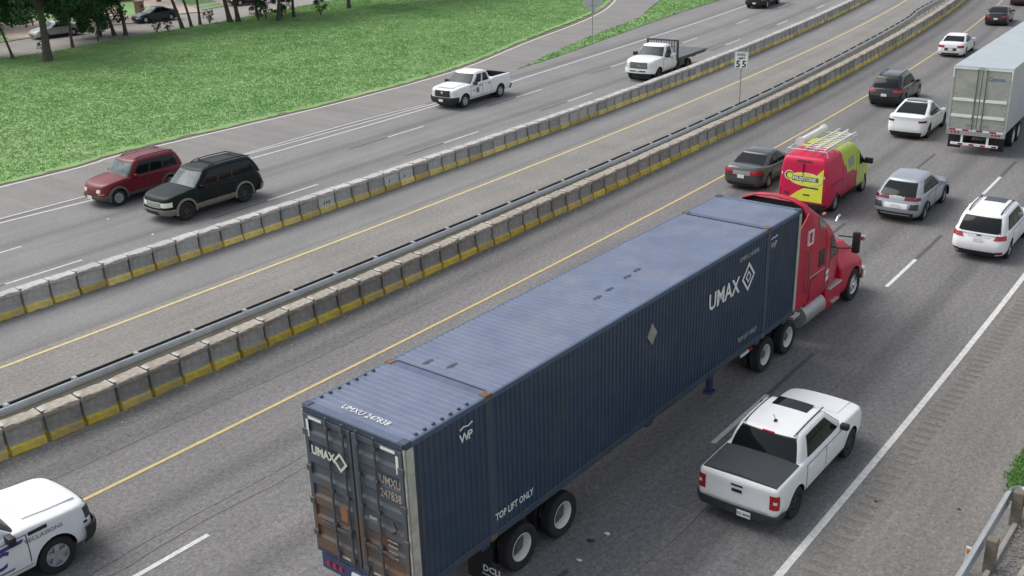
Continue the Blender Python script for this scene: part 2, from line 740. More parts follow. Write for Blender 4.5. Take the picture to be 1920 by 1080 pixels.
# ------------------------------------------------------------------ the setting: ground, carriageways, markings
ASPH = asphalt('asphalt_near', (0.184, 0.180, 0.178), (0.198, 0.190, 0.184), grain=0.36)
ASPH_FAR = asphalt('asphalt_far', (0.226, 0.224, 0.221), (0.24, 0.235, 0.228), grain=0.2)
ASPH_MED = asphalt('asphalt_median', (0.215, 0.208, 0.198), (0.27, 0.255, 0.228), stripes=False, grain=0.3)
ASPH_SHO = asphalt('asphalt_shoulder', (0.188, 0.18, 0.168), (0.205, 0.194, 0.178), stripes=False, grain=0.34)
RAMP_M = asphalt('concrete_ramp', (0.226, 0.221, 0.215), (0.255, 0.24, 0.224), stripes=False, grain=0.16)
STREET_M = asphalt('street_concrete', (0.30, 0.285, 0.265), (0.34, 0.32, 0.29), stripes=False, grain=0.1)
DIRT = mat('bare_soil', (0.17, 0.135, 0.105), rough=0.95, var=0.35, vscale=2.5)
GRASS = grass_mat('grass_ground', (0.155, 0.31, 0.095), (0.23, 0.38, 0.14), (0.31, 0.43, 0.21))
BLADES = grass_mat('grass_blades', (0.18, 0.365, 0.11), (0.275, 0.45, 0.165), (0.41, 0.545, 0.29))
YELLOW = worn_paint('yellow_paint', (0.58, 0.45, 0.17), (0.26, 0.235, 0.2), 0.55)
YELLOW_W = worn_paint('pale_yellow_paint', (0.66, 0.54, 0.24), (0.3, 0.28, 0.24), 0.55)
WHITE_P = worn_paint('white_paint', (0.66, 0.66, 0.63), (0.27, 0.26, 0.24), 0.6)
DARK_P = worn_paint('black_contrast_paint', (0.085, 0.083, 0.08), (0.2, 0.19, 0.18), 0.5)


def strip(name, t0, t1, s0, s1, z, m_, parent=None, ds=2.0, nt_=1):
    """sheet between two offsets of the road line, UV in metres; t0 / t1 may be functions of s"""
    f0 = t0 if callable(t0) else (lambda s: t0)
    f1 = t1 if callable(t1) else (lambda s: t1)
    n = max(1, int(math.ceil((s1 - s0) / ds)))
    V, F, U = [], [], []
    for i in range(n + 1):
        s = s0 + (s1 - s0) * i / n
        for j in range(nt_ + 1):
            t = f0(s) + (f1(s) - f0(s)) * j / nt_
            V.append(RT(s, t, z))
            U.append((s, t))
    for i in range(n):
        for j in range(nt_):
            a = i * (nt_ + 1) + j
            F.append((a, a + 1, a + nt_ + 2, a + nt_ + 1))
    o = mk(name, V, F, m_, parent)
    uv = o.data.uv_layers.new(name='UVMap')
    for p_ in o.data.polygons:
        for li, vi in zip(p_.loop_indices, p_.vertices):
            uv.data[li].uv = U[vi]
    return o


def poly_sheet(name, pts, z, m_, parent=None, thick=0.0):
    """flat polygon with UV in metres; with thick it becomes a slab with sides"""
    bm = bmesh.new()
    vs = [bm.verts.new((x, y, z)) for x, y in pts]
    f = bm.faces.new(vs)
    if f.normal.z < 0 or True:
        bm.normal_update()
        if f.normal.z < 0:
            f.normal_flip()
    if thick:
        g = bmesh.ops.extrude_face_region(bm, geom=[f])
        for v in [q for q in g['geom'] if isinstance(q, bmesh.types.BMVert)]:
            v.co.z = z - thick
    bmesh.ops.recalc_face_normals(bm, faces=bm.faces)
    bmesh.ops.triangulate(bm, faces=[q for q in bm.faces if len(q.verts) > 4])
    uvl = bm.loops.layers.uv.new('UVMap')
    for q in bm.faces:
        for l in q.loops:
            l[uvl].uv = (l.vert.co.x, l.vert.co.y)
    me = bpy.data.meshes.new(name)
    bm.to_mesh(me)
    bm.free()
    return obj(name, me, m_, parent)


ground = mk('ground', [(-900, -900, -0.06), (900, -900, -0.06), (900, 900, -0.06), (-900, 900, -0.06)], [(0, 1, 2, 3)], GRASS)
tag(ground, kind='structure')
road = strip('highway_road', 0 - 3.0, 14.02, -40, 240, 0.0, ASPH)
tag(road, kind='structure')
shoulder = strip('road_shoulder', 14.02, 17.2, -40, 240, 0.0, ASPH_SHO)
tag(shoulder, kind='structure')
median = strip('median_pavement', -8.9, -3.0, -40, 240, 0.0, ASPH_MED)
tag(median, kind='structure')
far_road = strip('opposite_road', -29.5, -8.9, -40, 240, 0.0, ASPH_FAR)
tag(far_road, kind='structure')

# slip road: pale concrete branching off to the upper right of the far carriageway
RAMP_OUT = [(-28.1, -20), (-27.95, 21.74), (-28.6, 28.92), (-28.6, 43.7), (-29.84, 56.16), (-33.28, 68.18), (-37.62, 83.85), (-43.24, 96.24), (-56, 118), (-75, 145)]
RAMP_IN = [(-62, 155), (-46, 118), (-38.95, 98.23), (-37.56, 94.83), (-33.36, 85.15), (-31.54, 77.21), (-29.79, 70.07), (-26.35, 58.9), (-25.0, 52), (-23.8, 46.3), (-23.5, 38), (-23.1, 20), (-22.9, -20)]
ramp = poly_sheet('slip_road', [(x - .45, y) for x, y in RAMP_OUT] + RAMP_IN, 0.004, RAMP_M)
tag(ramp, kind='structure')


def path_strip(name, pts, width, z, m_, parent=None):
    V, F = [], []
    for i, p_ in enumerate(pts):
        a = Vector(pts[max(i - 1, 0)][:2])
        b = Vector(pts[min(i + 1, len(pts) - 1)][:2])
        d = (b - a).normalized()
        n = Vector((-d.y, d.x)) * (width / 2)
        V += [(p_[0] + n.x, p_[1] + n.y, z), (p_[0] - n.x, p_[1] - n.y, z)]
    for i in range(len(pts) - 1):
        F.append((2 * i, 2 * i + 1, 2 * i + 3, 2 * i + 2))
    return mk(name, V, F, m_, parent)


def resample(pts, step):
    out = [Vector(pts[0])]
    for a, b in zip(pts[:-1], pts[1:]):
        a, b = Vector(a), Vector(b)
        n = max(1, int((b - a).length / step))
        for i in range(1, n + 1):
            out.append(a.lerp(b, i / n))
    return [tuple(v) for v in out]


def smooth_path(pts, step=1.5):
    """Catmull-Rom through 2-D points"""
    P = [Vector(p_) for p_ in pts]
    P = [P[0] * 2 - P[1]] + P + [P[-1] * 2 - P[-2]]
    out = []
    for i in range(1, len(P) - 2):
        n = max(2, int((P[i + 1] - P[i]).length / step))
        for k in range(n):
            u = k / n
            out.append(0.5 * ((2 * P[i]) + (P[i + 1] - P[i - 1]) * u + (2 * P[i - 1] - 5 * P[i] + 4 * P[i + 1] - P[i + 2]) * u * u
                              + (3 * P[i] - P[i - 1] - 3 * P[i + 1] + P[i + 2]) * u ** 3))
    out.append(P[-2])
    return [(v.x, v.y) for v in out]


PZ = 0.009
strip('yellow_edge_line', -0.058, 0.058, -40, 220, PZ, YELLOW, road)
strip('white_edge_line', 4 * LW - 0.08, 4 * LW + 0.08, -40, 220, PZ, WHITE_P, road)
strip('yellow_edge_line', -8.565, -8.435, -40, 220, PZ, YELLOW_W, far_road)
for li in (1, 2, 3):
    for i in range(-4, 11):
        s0 = 20.13 + 12.19 * i - (0.45 if li < 3 else 0)
        strip('lane_dash', li * LW - .065, li * LW + .065, s0, s0 + 3.05, PZ, WHITE_P, road)
        if li > 1:
            strip('dark_lane_dash', li * LW - .06, li * LW + .06, s0 + 3.06, s0 + 6.1, PZ, DARK_P, road)
for s_, t_ in ((28.02 - 24.38, -15.09), (39.73 - 36.57, -18.57)):
    for i in range(0, 9):
        s0 = s_ + 12.19 * i
        strip('lane_dash', t_ - .055, t_ + .055, s0, s0 + 3.05, PZ, WHITE_P, far_road)
        strip('dark_lane_dash', t_ - .05, t_ + .05, s0 - 3.05, s0 - .01, PZ, DARK_P, far_road)
LINE3 = [(-40, -22.3), (19.56, -22.26), (23.56, -21.94), (35.88, -21.5), (47.3, -21.5), (61, -21.9), (75, -22.1), (100, -22.1), (140, -22.1)]
f3 = smooth_curve(LINE3)
strip('white_edge_line', lambda s: f3(s) - .07, lambda s: f3(s) + .07, -40, 140, PZ, WHITE_P, far_road)
f2 = smooth_curve([(-40, -22.95), (19.9, -22.85), (28, -22.6), (36.6, -22.3), (40.2, -22.22), (46, -22.05), (48, -21.95)])
strip('gore_line', lambda s: f2(s) - .06, lambda s: f2(s) + .06, -40, 48, PZ, WHITE_P, far_road)
f1 = smooth_curve([(30, -22.62), (33.3, -22.6), (37, -22.72), (39.9, -22.74), (43, -22.68), (47.5, -22.3)])
strip('gore_line', lambda s: f1(s) - .05, lambda s: f1(s) + .05, 31, 47.5, PZ, WHITE_P, far_road)
ro = smooth_path(RAMP_OUT)
path_strip('ramp_edge_line', ro, 0.17, PZ, mat('pale_line', (0.6, 0.57, 0.5), rough=.7, var=.15, vscale=4), ramp)
path_strip('soil_edge', [(x - .42 + random.gauss(0, .05), y) for x, y in resample(ro, .6)], 0.26, 0.03, DIRT, ramp)

# rumble strip on the near shoulder: flat bars painted as groove shade, raised lips
RUMD = mat('rumble_groove_shade', (0.165, 0.155, 0.143), rough=.95, var=.25, vscale=14)
RUML = mat('rumble_lip', (0.205, 0.19, 0.172), rough=.9, var=.25, vscale=14)
for i in range(120):
    s = 9.5 + .36 * i
    w0 = random.uniform(-.02, .02)
    strip('rumble_groove_shade', 14.27 + w0, 14.68 + w0, s, s + .10, .004, RUMD, shoulder, ds=.2)
    V = []
    for q in (s + .101, s + .17):
        for t in (14.26 + w0, 14.69 + w0):
            V += [RT(q, t, 0.0), RT(q, t, .011 if q < s + .15 else .004)]
    MB().add(V, [(0, 1, 3, 2), (4, 6, 7, 5), (0, 4, 5, 1), (2, 3, 7, 6), (1, 5, 7, 3)]).build('rumble_lip', RUML, shoulder)

# thin tarred cracks wandering along the lanes
CRACK = mat('crack', (0.05, 0.048, 0.045), rough=.95, var=.3, vscale=8)
for s0, s1, t0, t1, par in ((6, 40, 2.62, 2.75, road), (5, 34, 3.05, 3.3, road), (4, 24, -1.55, -1.35, road), (14, 26, 11.6, 11.8, road)):
    P = []
    w0 = 0.0
    n = int((s1 - s0) / .35)
    for i in range(n + 1):
        w0 = w0 * .93 + random.gauss(0, .022)
        P.append(RT(s0 + (s1 - s0) * i / n, t0 + (t1 - t0) * i / n + w0)[:2])
    path_strip('road_crack', P, .013, .004, CRACK, par)

# ---- far grass field, gore grass and the residential street beyond
ge = smooth_path([(-28.3, -20), (-28.35, 21.83), (-29.15, 29.19), (-29.1, 44.16), (-30.6, 56.98), (-34.35, 69.53), (-39.19, 86.1), (-43.7, 96.02), (-57, 118), (-76, 145)])
NEARC = [(-66.6, 20), (-66.05, 40.92), (-66.0, 46), (-67.4, 52.13), (-67.9, 58.24), (-68.4, 63.66), (-69.67, 69.68), (-74, 90), (-82, 120), (-92, 150)]
FARC = [(-75.5, 20), (-75.37, 45.71), (-75.6, 50), (-76.1, 54.7), (-76.5, 59.07), (-77, 63.52), (-78.3, 68.47), (-82.5, 88), (-91, 118), (-101, 150)]
gj = [(x - .02 + random.gauss(0, .09), y) for x, y in resample(ge, .45)]
field = poly_sheet('grass_verge', gj + [(-92, 150)] + NEARC[::-1][1:] + [(-66.6, -20)], 0.035, GRASS, thick=0.09)
tag(field, kind='structure')
GORE = [(-26.35, 58.6), (-29.6, 70.07), (-31.4, 77.21), (-33.2, 85.15), (-37.3, 94.83), (-38.7, 98.23), (-46, 118), (-50, 130), (-42, 130), (-36, 113), (-33.36, 100.83), (-32.14, 90.9), (-29.55, 77.18), (-28.3, 70.77), (-27.05, 63.95)]
gore = poly_sheet('gore_grass', GORE, 0.05, GRASS, thick=0.09)
tag(gore, kind='structure')
lane = poly_sheet('residential_street', NEARC + FARC[::-1], 0.008, STREET_M)
tag(lane, kind='structure')
lawn = poly_sheet('front_lawn', [(x - .3, y) for x, y in FARC] + [(-170, 150), (-170, 20)], 0.06, GRASS, thick=0.1)
tag(lawn, kind='structure')
KERB = mat('kerb_concrete', (0.42, 0.39, 0.35), rough=.85, var=.15, vscale=2)
path_strip('street_kerb', [(x - .15, y) for x, y in smooth_path(FARC)], 0.28, 0.075, KERB, lane)
path_strip('street_kerb', [(x + .1, y) for x, y in smooth_path(NEARC)], 0.26, 0.045, KERB, lane)
walk = path_strip('sidewalk', [(x - 3.1, y) for x, y in smooth_path(FARC)], 1.3, 0.085, mat('sidewalk_concrete', (0.46, 0.41, 0.35), rough=.85, var=.15, vscale=1.5))
tag(walk, kind='structure')
DRIVE_M = mat('driveway_concrete', (0.5, 0.4, 0.33), rough=.85, var=.12, vscale=1.2)
for x0, y0, w0, ln in ((-75.6, 48.6, 3.6, 18), (-76.4, 57.8, 4.6, 16), (-77.6, 66.5, 4.2, 18), (-79.6, 76, 5, 18)):
    d = Vector((-1.0, 0.42)).normalized()
    n = Vector((-d.y, d.x)) * (w0 / 2)
    a = Vector((x0, y0))
    b = a + d * ln
    dv = poly_sheet('driveway', [tuple(a + n), tuple(b + n), tuple(b - n), tuple(a - n)], 0.1, DRIVE_M, thick=0.12)
    tag(dv, kind='structure')

# near right verge: gravel bed, concrete slab, soil
vb = strip('verge_soil', 17.2, 60, -40, 120, 0.004, DIRT)
tag(vb, kind='structure')
gv = strip('gravel_bed', 17.25, 17.75, -5, 20.9, 0.012, mat('gravel', (0.26, 0.245, 0.225), rough=.95, var=.5, vscale=18, bump=.8, bscale=30))
tag(gv, kind='structure')
slab = strip('concrete_slab', 17.85, 22, -5, 21.9, 0.02, mat('slab_concrete', (0.4, 0.36, 0.32), rough=.85, var=.15, vscale=1.5, dirt=(.2, .18, .15), dirt_amt=.6, dscale=.9))
tag(slab, kind='structure')
for t_ in (17.24, 17.78):
    k = MB()
    a, b = RT(2, t_), RT(20.95, t_)
    d = (Vector(b) - Vector(a)).normalized()
    n = Vector((d.y, -d.x, 0)) * .045
    A, B = Vector(a), Vector(b)
    V = []
    for P in (A, B):
        for z in (0.0, .09):
            V += [P - n + Vector((0, 0, z)), P + n + Vector((0, 0, z))]
    k.add(V, [(0, 1, 3, 2), (4, 6, 7, 5), (0, 4, 5, 1), (2, 3, 7, 6), (0, 2, 6, 4), (1, 5, 7, 3)])
    o = k.build('timber_edging', mat('edging_concrete', (0.42, 0.39, 0.34), rough=.9, var=.2, vscale=3))
    tag(o, 'thin pale edging strip on the ' + ('road' if t_ < 17.4 else 'far') + ' side of the gravel bed', 'edging', 'edging strips of the gravel bed')
# loose stones lying in the gravel bed
MBs = MB()
for i in range(420):
    s = random.uniform(14, 20.8)
    t = random.uniform(17.3, 17.72)
    r_ = random.uniform(.02, .055)
    c = Vector(RT(s, t, .012 + r_ * .35))
    q = [Vector((random.uniform(.6, 1) * math.cos(a_) * r_, random.uniform(.6, 1) * math.sin(a_) * r_, 0)) for a_ in (0, 1.57, 3.14, 4.71)]
    V = [c + v for v in q] + [c + Vector((0, 0, r_ * .7)), c - Vector((0, 0, r_ * .3))]
    MBs.add(V, [(0, 1, 4), (1, 2, 4), (2, 3, 4), (3, 0, 4), (1, 0, 5), (2, 1, 5), (3, 2, 5), (0, 3, 5)])
o = MBs.build('gravel_stones', mat('stone', (0.33, 0.31, 0.28), rough=.9, var=.4, vscale=6))
tag(o, 'loose pale stones in the gravel bed by the guardrail', 'gravel', kind='stuff')


# ------------------------------------------------------------------ movable barriers: hinged chain of one-metre concrete segments
def seg_mesh(prof, L_, name, jag=0.0):
    """cross-section (y, z) pushed along x with slightly uneven ends and edges"""
    xs = np.linspace(-L_ / 2, L_ / 2, 6)
    V, F = [], []
    n = len(prof)
    for xi, x in enumerate(xs):
        for (y, z) in prof:
            V.append((x + random.uniform(-jag, jag) * .5, y + random.uniform(-jag, jag), z + random.uniform(-jag, jag) * .7))
    for i in range(len(xs) - 1):
        for j in range(n):
            j2 = (j + 1) % n
            F.append((i * n + j, i * n + j2, (i + 1) * n + j2, (i + 1) * n + j))
    F.append(tuple(range(n - 1, -1, -1)))
    F.append(tuple(range((len(xs) - 1) * n, len(xs) * n)))
    me = bpy.data.meshes.new(name)
    me.from_pydata(V, [], F)
    bm = bmesh.new()
    bm.from_mesh(me)
    bmesh.ops.recalc_face_normals(bm, faces=bm.faces)
    bm.to_mesh(me)
    bm.free()
    return me


STEM = [(-.225, .235), (.225, .235), (.195, .3), (.175, .6), (.18, .665), (-.18, .665), (-.175, .6), (-.195, .3)]
CAP = [(-.17, .655), (.17, .655), (.225, .695), (.235, .79), (.21, .815), (-.21, .815), (-.235, .79), (-.225, .695)]
FOOT = [(-.28, 0.0), (.28, 0.0), (.29, .03), (.272, .19), (.235, .245), (-.235, .245), (-.272, .19), (-.29, .03)]
CONC_N = mat('barrier_concrete', (0.35, 0.335, 0.305), rough=.9, var=.2, vscale=7, dirt=(.17, .15, .125), dirt_amt=.6, dscale=2.2, rnd=.22, bump=.3)
CONC_F = mat('barrier_concrete_far', (0.40, 0.39, 0.365), rough=.9, var=.18, vscale=7, dirt=(.15, .135, .115), dirt_amt=.5, dscale=2.2, rnd=.22, bump=.3)
CAP_N = mat('barrier_cap_brown', (0.40, 0.37, 0.315), rough=.9, var=.25, vscale=9, dirt=(.2, .13, .08), dirt_amt=.8, dscale=4, rnd=.12, bump=.4)
CAP_F = mat('barrier_cap_grey', (0.52, 0.505, 0.475), rough=.9, var=.16, vscale=9, dirt=(.2, .18, .155), dirt_amt=.55, dscale=4, rnd=.1, bump=.4)
YEL_N = worn_paint('barrier_yellow', (0.80, 0.61, 0.06), (0.3, 0.27, 0.2), .85, 4, .18)
YEL_F = worn_paint('barrier_yellow_far', (0.84, 0.66, 0.16), (0.38, 0.34, 0.27), .85, 4, .18)
PALE = mat('whitewashed_concrete', (0.52, 0.53, 0.51), rough=.85, var=.15, vscale=6)
HINGE = mat('hinge_steel', (0.5, 0.48, 0.45), rough=.6, metal=.2, var=.2)


def barrier(name, label, s0, s1, tf, conc, capm, yel, pale=(), phase=0.0):
    root = empty(name, RT((s0 + s1) / 2, tf((s0 + s1) / 2)))
    tag(root, label, 'barrier', 'movable barrier chains')
    inv = Vector(root.location)
    vs = []
    worn = worn_paint(yel.name + '_scraped', (0.66, 0.5, 0.1), (0.33, 0.3, 0.25), 1.0, 2.4, .2)
    for k in range(8):
        st_ = seg_mesh(STEM, .885, 'barrier_segment', .009)
        cp_ = seg_mesh(CAP, .915, 'cap', .02)
        ft_ = seg_mesh(FOOT, .875, 'foot', .012)
        hg_ = MB().box(-.50, -.40, -.14, .14, .812, .835, .008).box(-.5, -.455, -.05, .05, .25, .66).mesh('hinge')
        st_.materials.append(conc)
        cp_.materials.append(capm)
        ft_.materials.append(yel if k % 3 else worn)
        hg_.materials.append(HINGE)
        vs.append((st_, cp_, ft_, hg_))
    pm = [m_.copy() for m_ in vs[0][:2]]
    for m_ in pm:
        m_.materials.clear()
        m_.materials.append(PALE)
    i = 0
    s = s0 + phase
    while s < s1:
        t = tf(s)
        p_ = Vector(RT(s, t + random.gauss(0, .012)))
        q_ = Vector(RT(s + .5, tf(s + .5))) - Vector(RT(s - .5, tf(s - .5)))
        rz = math.atan2(q_.y, q_.x) + random.uniform(-.022, .022)
        st_, cp_, ft_, hg_ = vs[random.randrange(8)]
        if i in pale:
            st_ = pm[0]
        o = obj('barrier_segment', st_, None, root)
        o.location = p_ - inv + Vector((0, 0, random.uniform(0, .004)))
        o.rotation_euler = (0, 0, rz)
        for nm, me in (('cap', cp_), ('foot', ft_), ('hinge', hg_)):
            obj(nm, me, None, o)
        if i in pale:
            o['label'] = 'whitewashed barrier segment with dark marks'
            for k in range(3 if i == pale[0] else 1):
                MB().box(-.16 + k * .14, -.11 + k * .14, -.2, -.17, .33, .44).build('painted_mark', INK, o)
        s += 1.0
        i += 1
    return root


tn = smooth_curve([(-10, -3.5), (9.7, -3.52), (10.7, -3.43), (12.8, -3.36), (20.7, -3.35), (29, -3.34), (42, -3.4), (57, -3.3), (77, -3.4), (107, -3.45), (130, -3.45)])
tf_ = smooth_curve([(0, -12.3), (14, -12.15), (20, -12.02), (28, -11.87), (54, -11.7), (92, -12.05), (125, -12.3)])
barrier('movable_barrier', 'near chain of brown-capped concrete barrier segments with bright yellow feet beside the guardrail', 6.18, 118, tn, CONC_N, CAP_N, YEL_N)
barrier('movable_barrier', 'far chain of pale-capped concrete barrier segments with faded yellow feet beside oncoming traffic', 10.33, 114, tf_, CONC_F, CAP_F, YEL_F, pale=(18, 22, 23))

# ------------------------------------------------------------------ steel guardrail in the median
GALV = mat('galvanised_steel', (0.40, 0.425, 0.435), rough=.45, metal=.35, var=.12, vscale=2.5, dirt=(.2, .19, .17), dirt_amt=.35)
RAIL_SHADE = mat('shaded_back_rail', (0.022, 0.023, 0.024), rough=.6, var=.2)
WOOD = mat('weathered_post', (0.175, 0.155, 0.12), rough=.9, var=.3, vscale=12)


def wbeam(name, tf, s0, s1, z0, z1, parent, inv, m_, flip=1, ds=1.0, dt=0.0):
    """W-shaped beam swept along the road"""
    prof = [(0, 0), (.03, .03), (.075, .1), (.075, .2), (.02, .38), (.02, .56), (.10, .72), (.10, .80), (.05, .95), (0, 1)]
    n = len(prof)
    V, F = [], []
    k = int((s1 - s0) / ds)
    for i in range(k + 1):
        s = s0 + (s1 - s0) * i / k
        for th in (0, -.012):
            for d_, h_ in prof:
                V.append(Vector(RT(s, tf(s) + dt + flip * (d_ + th), z0 + (z1 - z0) * h_)) - inv)
    m2 = 2 * n
    for i in range(k):
        for j in range(n - 1):
            a = i * m2 + j
            F.append((a, a + 1, a + m2 + 1, a + m2))
            a = i * m2 + n + j
            F.append((a, a + m2, a + m2 + 1, a + 1))
        for j in (0, n - 1):
            a, b = i * m2 + j, i * m2 + n + j
            F.append((a, b, b + m2, a + m2))
    for i in (0, k):
        F.append(tuple(i * m2 + j for j in range(n)) + tuple(i * m2 + n + j for j in range(n - 1, -1, -1)))
    me = MB().add(V, F).mesh(name, smooth=35)
    return obj(name, me, m_, parent)


rail = empty('guardrail', RT(50, -4.4))
tag(rail, 'long galvanised steel guardrail with shade-coloured back rail in the median between the barriers', 'guardrail')
inv = Vector(rail.location)
tr_ = smooth_curve([(-10, -4.35), (10, -4.35), (20, -4.28), (30, -4.2), (45, -4.12), (60, -4.25), (77, -4.5), (92, -4.7), (97, -5.0), (108, -4.8), (125, -4.8)])
wbeam('beam', tr_, 4, 118, .24, .80, rail, inv, GALV)
s = 4.66
postm = MB().box(-.06, .06, -.05, .05, 0, .795).mesh('post')
postm.materials.append(GALV)
blk = MB().box(-.05, .05, -.12, .05, .46, .81, .01).mesh('blockout')
blk.materials.append(mat('blockout_grey', (0.36, 0.36, 0.34), rough=.7, var=.15))
while s < 117:
    a = theta(s)
    o = obj('post', postm, None, rail)
    o.location = Vector(RT(s, tr_(s) - .1)) - inv
    o.rotation_euler = (0, 0, a + math.pi / 2)
    b_ = obj('blockout', blk, None, o)
    b_.rotation_euler = (0, 0, math.pi)
    # back rail piece to next post, coloured black for the far beam's shade
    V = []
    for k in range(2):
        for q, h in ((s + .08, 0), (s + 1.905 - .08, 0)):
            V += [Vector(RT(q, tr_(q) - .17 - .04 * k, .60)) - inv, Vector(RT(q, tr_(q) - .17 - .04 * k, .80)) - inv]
    MB().add(V, [(0, 1, 3, 2), (4, 6, 7, 5), (0, 4, 5, 1), (2, 3, 7, 6), (0, 2, 6, 4), (1, 5, 7, 3)]).build('back_rail_shade', RAIL_SHADE, rail)
    s += 1.905

# ---- near right guardrail end with wooden posts
rg = empty('guardrail', RT(18, 17.15))
tag(rg, 'short guardrail end with square wooden posts at the lower right corner', 'guardrail')
inv2 = Vector(rg.location)
tr2 = lambda s: 17.03
wbeam('beam', tr2, 6, 20.75, .44, .74, rg, inv2, GALV, flip=-1, ds=.6)
# rounded end shoe bent back round the last post
V, F = [], []
for i in range(9):
    an = math.pi * i / 8
    for z in (.42, .58, .76):
        V.append(Vector(RT(20.72 + math.sin(an) * .3, 17.18 - math.cos(an) * .19, z)) - inv2)
for i in range(8):
    for j in range(2):
        F.append((3 * i + j, 3 * i + j + 1, 3 * i + j + 4, 3 * i + j + 3))
sh_ = mk('end_shoe', V, F, GALV, rg, smooth=60)
sh_.modifiers.new('s', 'SOLIDIFY').thickness = .012
for s_, h_ in ((20.72, .80), (18.78, .76), (16.87, .76), (14.96, .76), (13.05, .76)):
    o = MB().box(-.1, .1, -.1, .1, 0, h_, .012).build('post', WOOD, rg)
    o.location = Vector(RT(s_, 17.2)) - inv2
    o.rotation_euler = (0, 0, theta(s_) + random.uniform(-.06, .06))
o = empty('marker_post', RT(18.45, 16.86))
tag(o, 'slim white marker standing against the guardrail at the lower right', 'marker')
MB().box(-.05, .05, -.02, .02, 0, .62, .005).build('blade', mat('marker_white', (.7, .7, .64), rough=.5, var=.1), o)
MB().box(-.03, .03, -.028, -.019, .48, .58).build('reflector', AMBER, o)


# ------------------------------------------------------------------ signs
def sign_post(root, h, y=0.0):
    return MB().tube([(0, y, 0), (0, y, h)], .032, 10).build('post', mat('sign_post_steel', (.33, .31, .28), rough=.6, metal=.3, var=.15), root)


b_ = RT(53.95, -4.70)
vd = Vector((CAM_POS[0] - b_[0], CAM_POS[1] - b_[1], 0)).normalized()
sg = empty('speed_limit_sign', b_, theta(54) + R(12))      # local -y faces the traffic coming from the camera's side
tag(sg, 'white speed limit sign reading 55 on a thin post in the median', 'sign')
sign_post(sg, 3.4, .05)
pl = MB().box(-.385, .385, -.012, .012, 2.52, 3.46, .004).build('sign_plate', mat('sign_white', (.9, .91, .9), rough=.4), sg)
fr = MB()
for x0, x1, z0, z1 in ((-.365, .365, 3.43, 3.445), (-.365, .365, 2.535, 2.55), (-.365, -.35, 2.55, 3.43), (.35, .365, 2.55, 3.43)):
    fr.box(x0, x1, -.018, -.012, z0, z1)
fr.build('border', INK, pl)
text('lettering', 'SPEED', .185, INK, pl, (0, -.014, 3.23), (1, 0, 0), (0, 0, 1), 'CENTER', bold=.004)
text('lettering', 'LIMIT', .185, INK, pl, (0, -.014, 3.04), (1, 0, 0), (0, 0, 1), 'CENTER', bold=.004)
for x_ in (-.165, .165):
    text('digit', '5', .52, INK, pl, (x_, -.014, 2.61), (1, 0, 0), (0, 0, 1), 'CENTER', bold=.014)
b_ = RT(73.18, -24.99)
dg_ = empty('warning_sign_back', b_, theta(73) + R(25))
tag(dg_, 'back of a grey diamond warning sign on a post in the gore grass', 'sign')
sign_post(dg_, 4.0, 0)
MB().prism([(0, 2.37), (.83, 3.24), (0, 4.1), (-.83, 3.24)], 1, .035, .055).build('sign_plate', mat('sign_aluminium', (.55, .57, .57), rough=.45, metal=.3, var=.06), dg_)
MB().box(-.3, .3, .015, .036, 2.95, 3.0).box(-.3, .3, .015, .036, 3.5, 3.55).build('bracket', GALV, dg_)

# ------------------------------------------------------------------ vehicles
WHEELS = {}


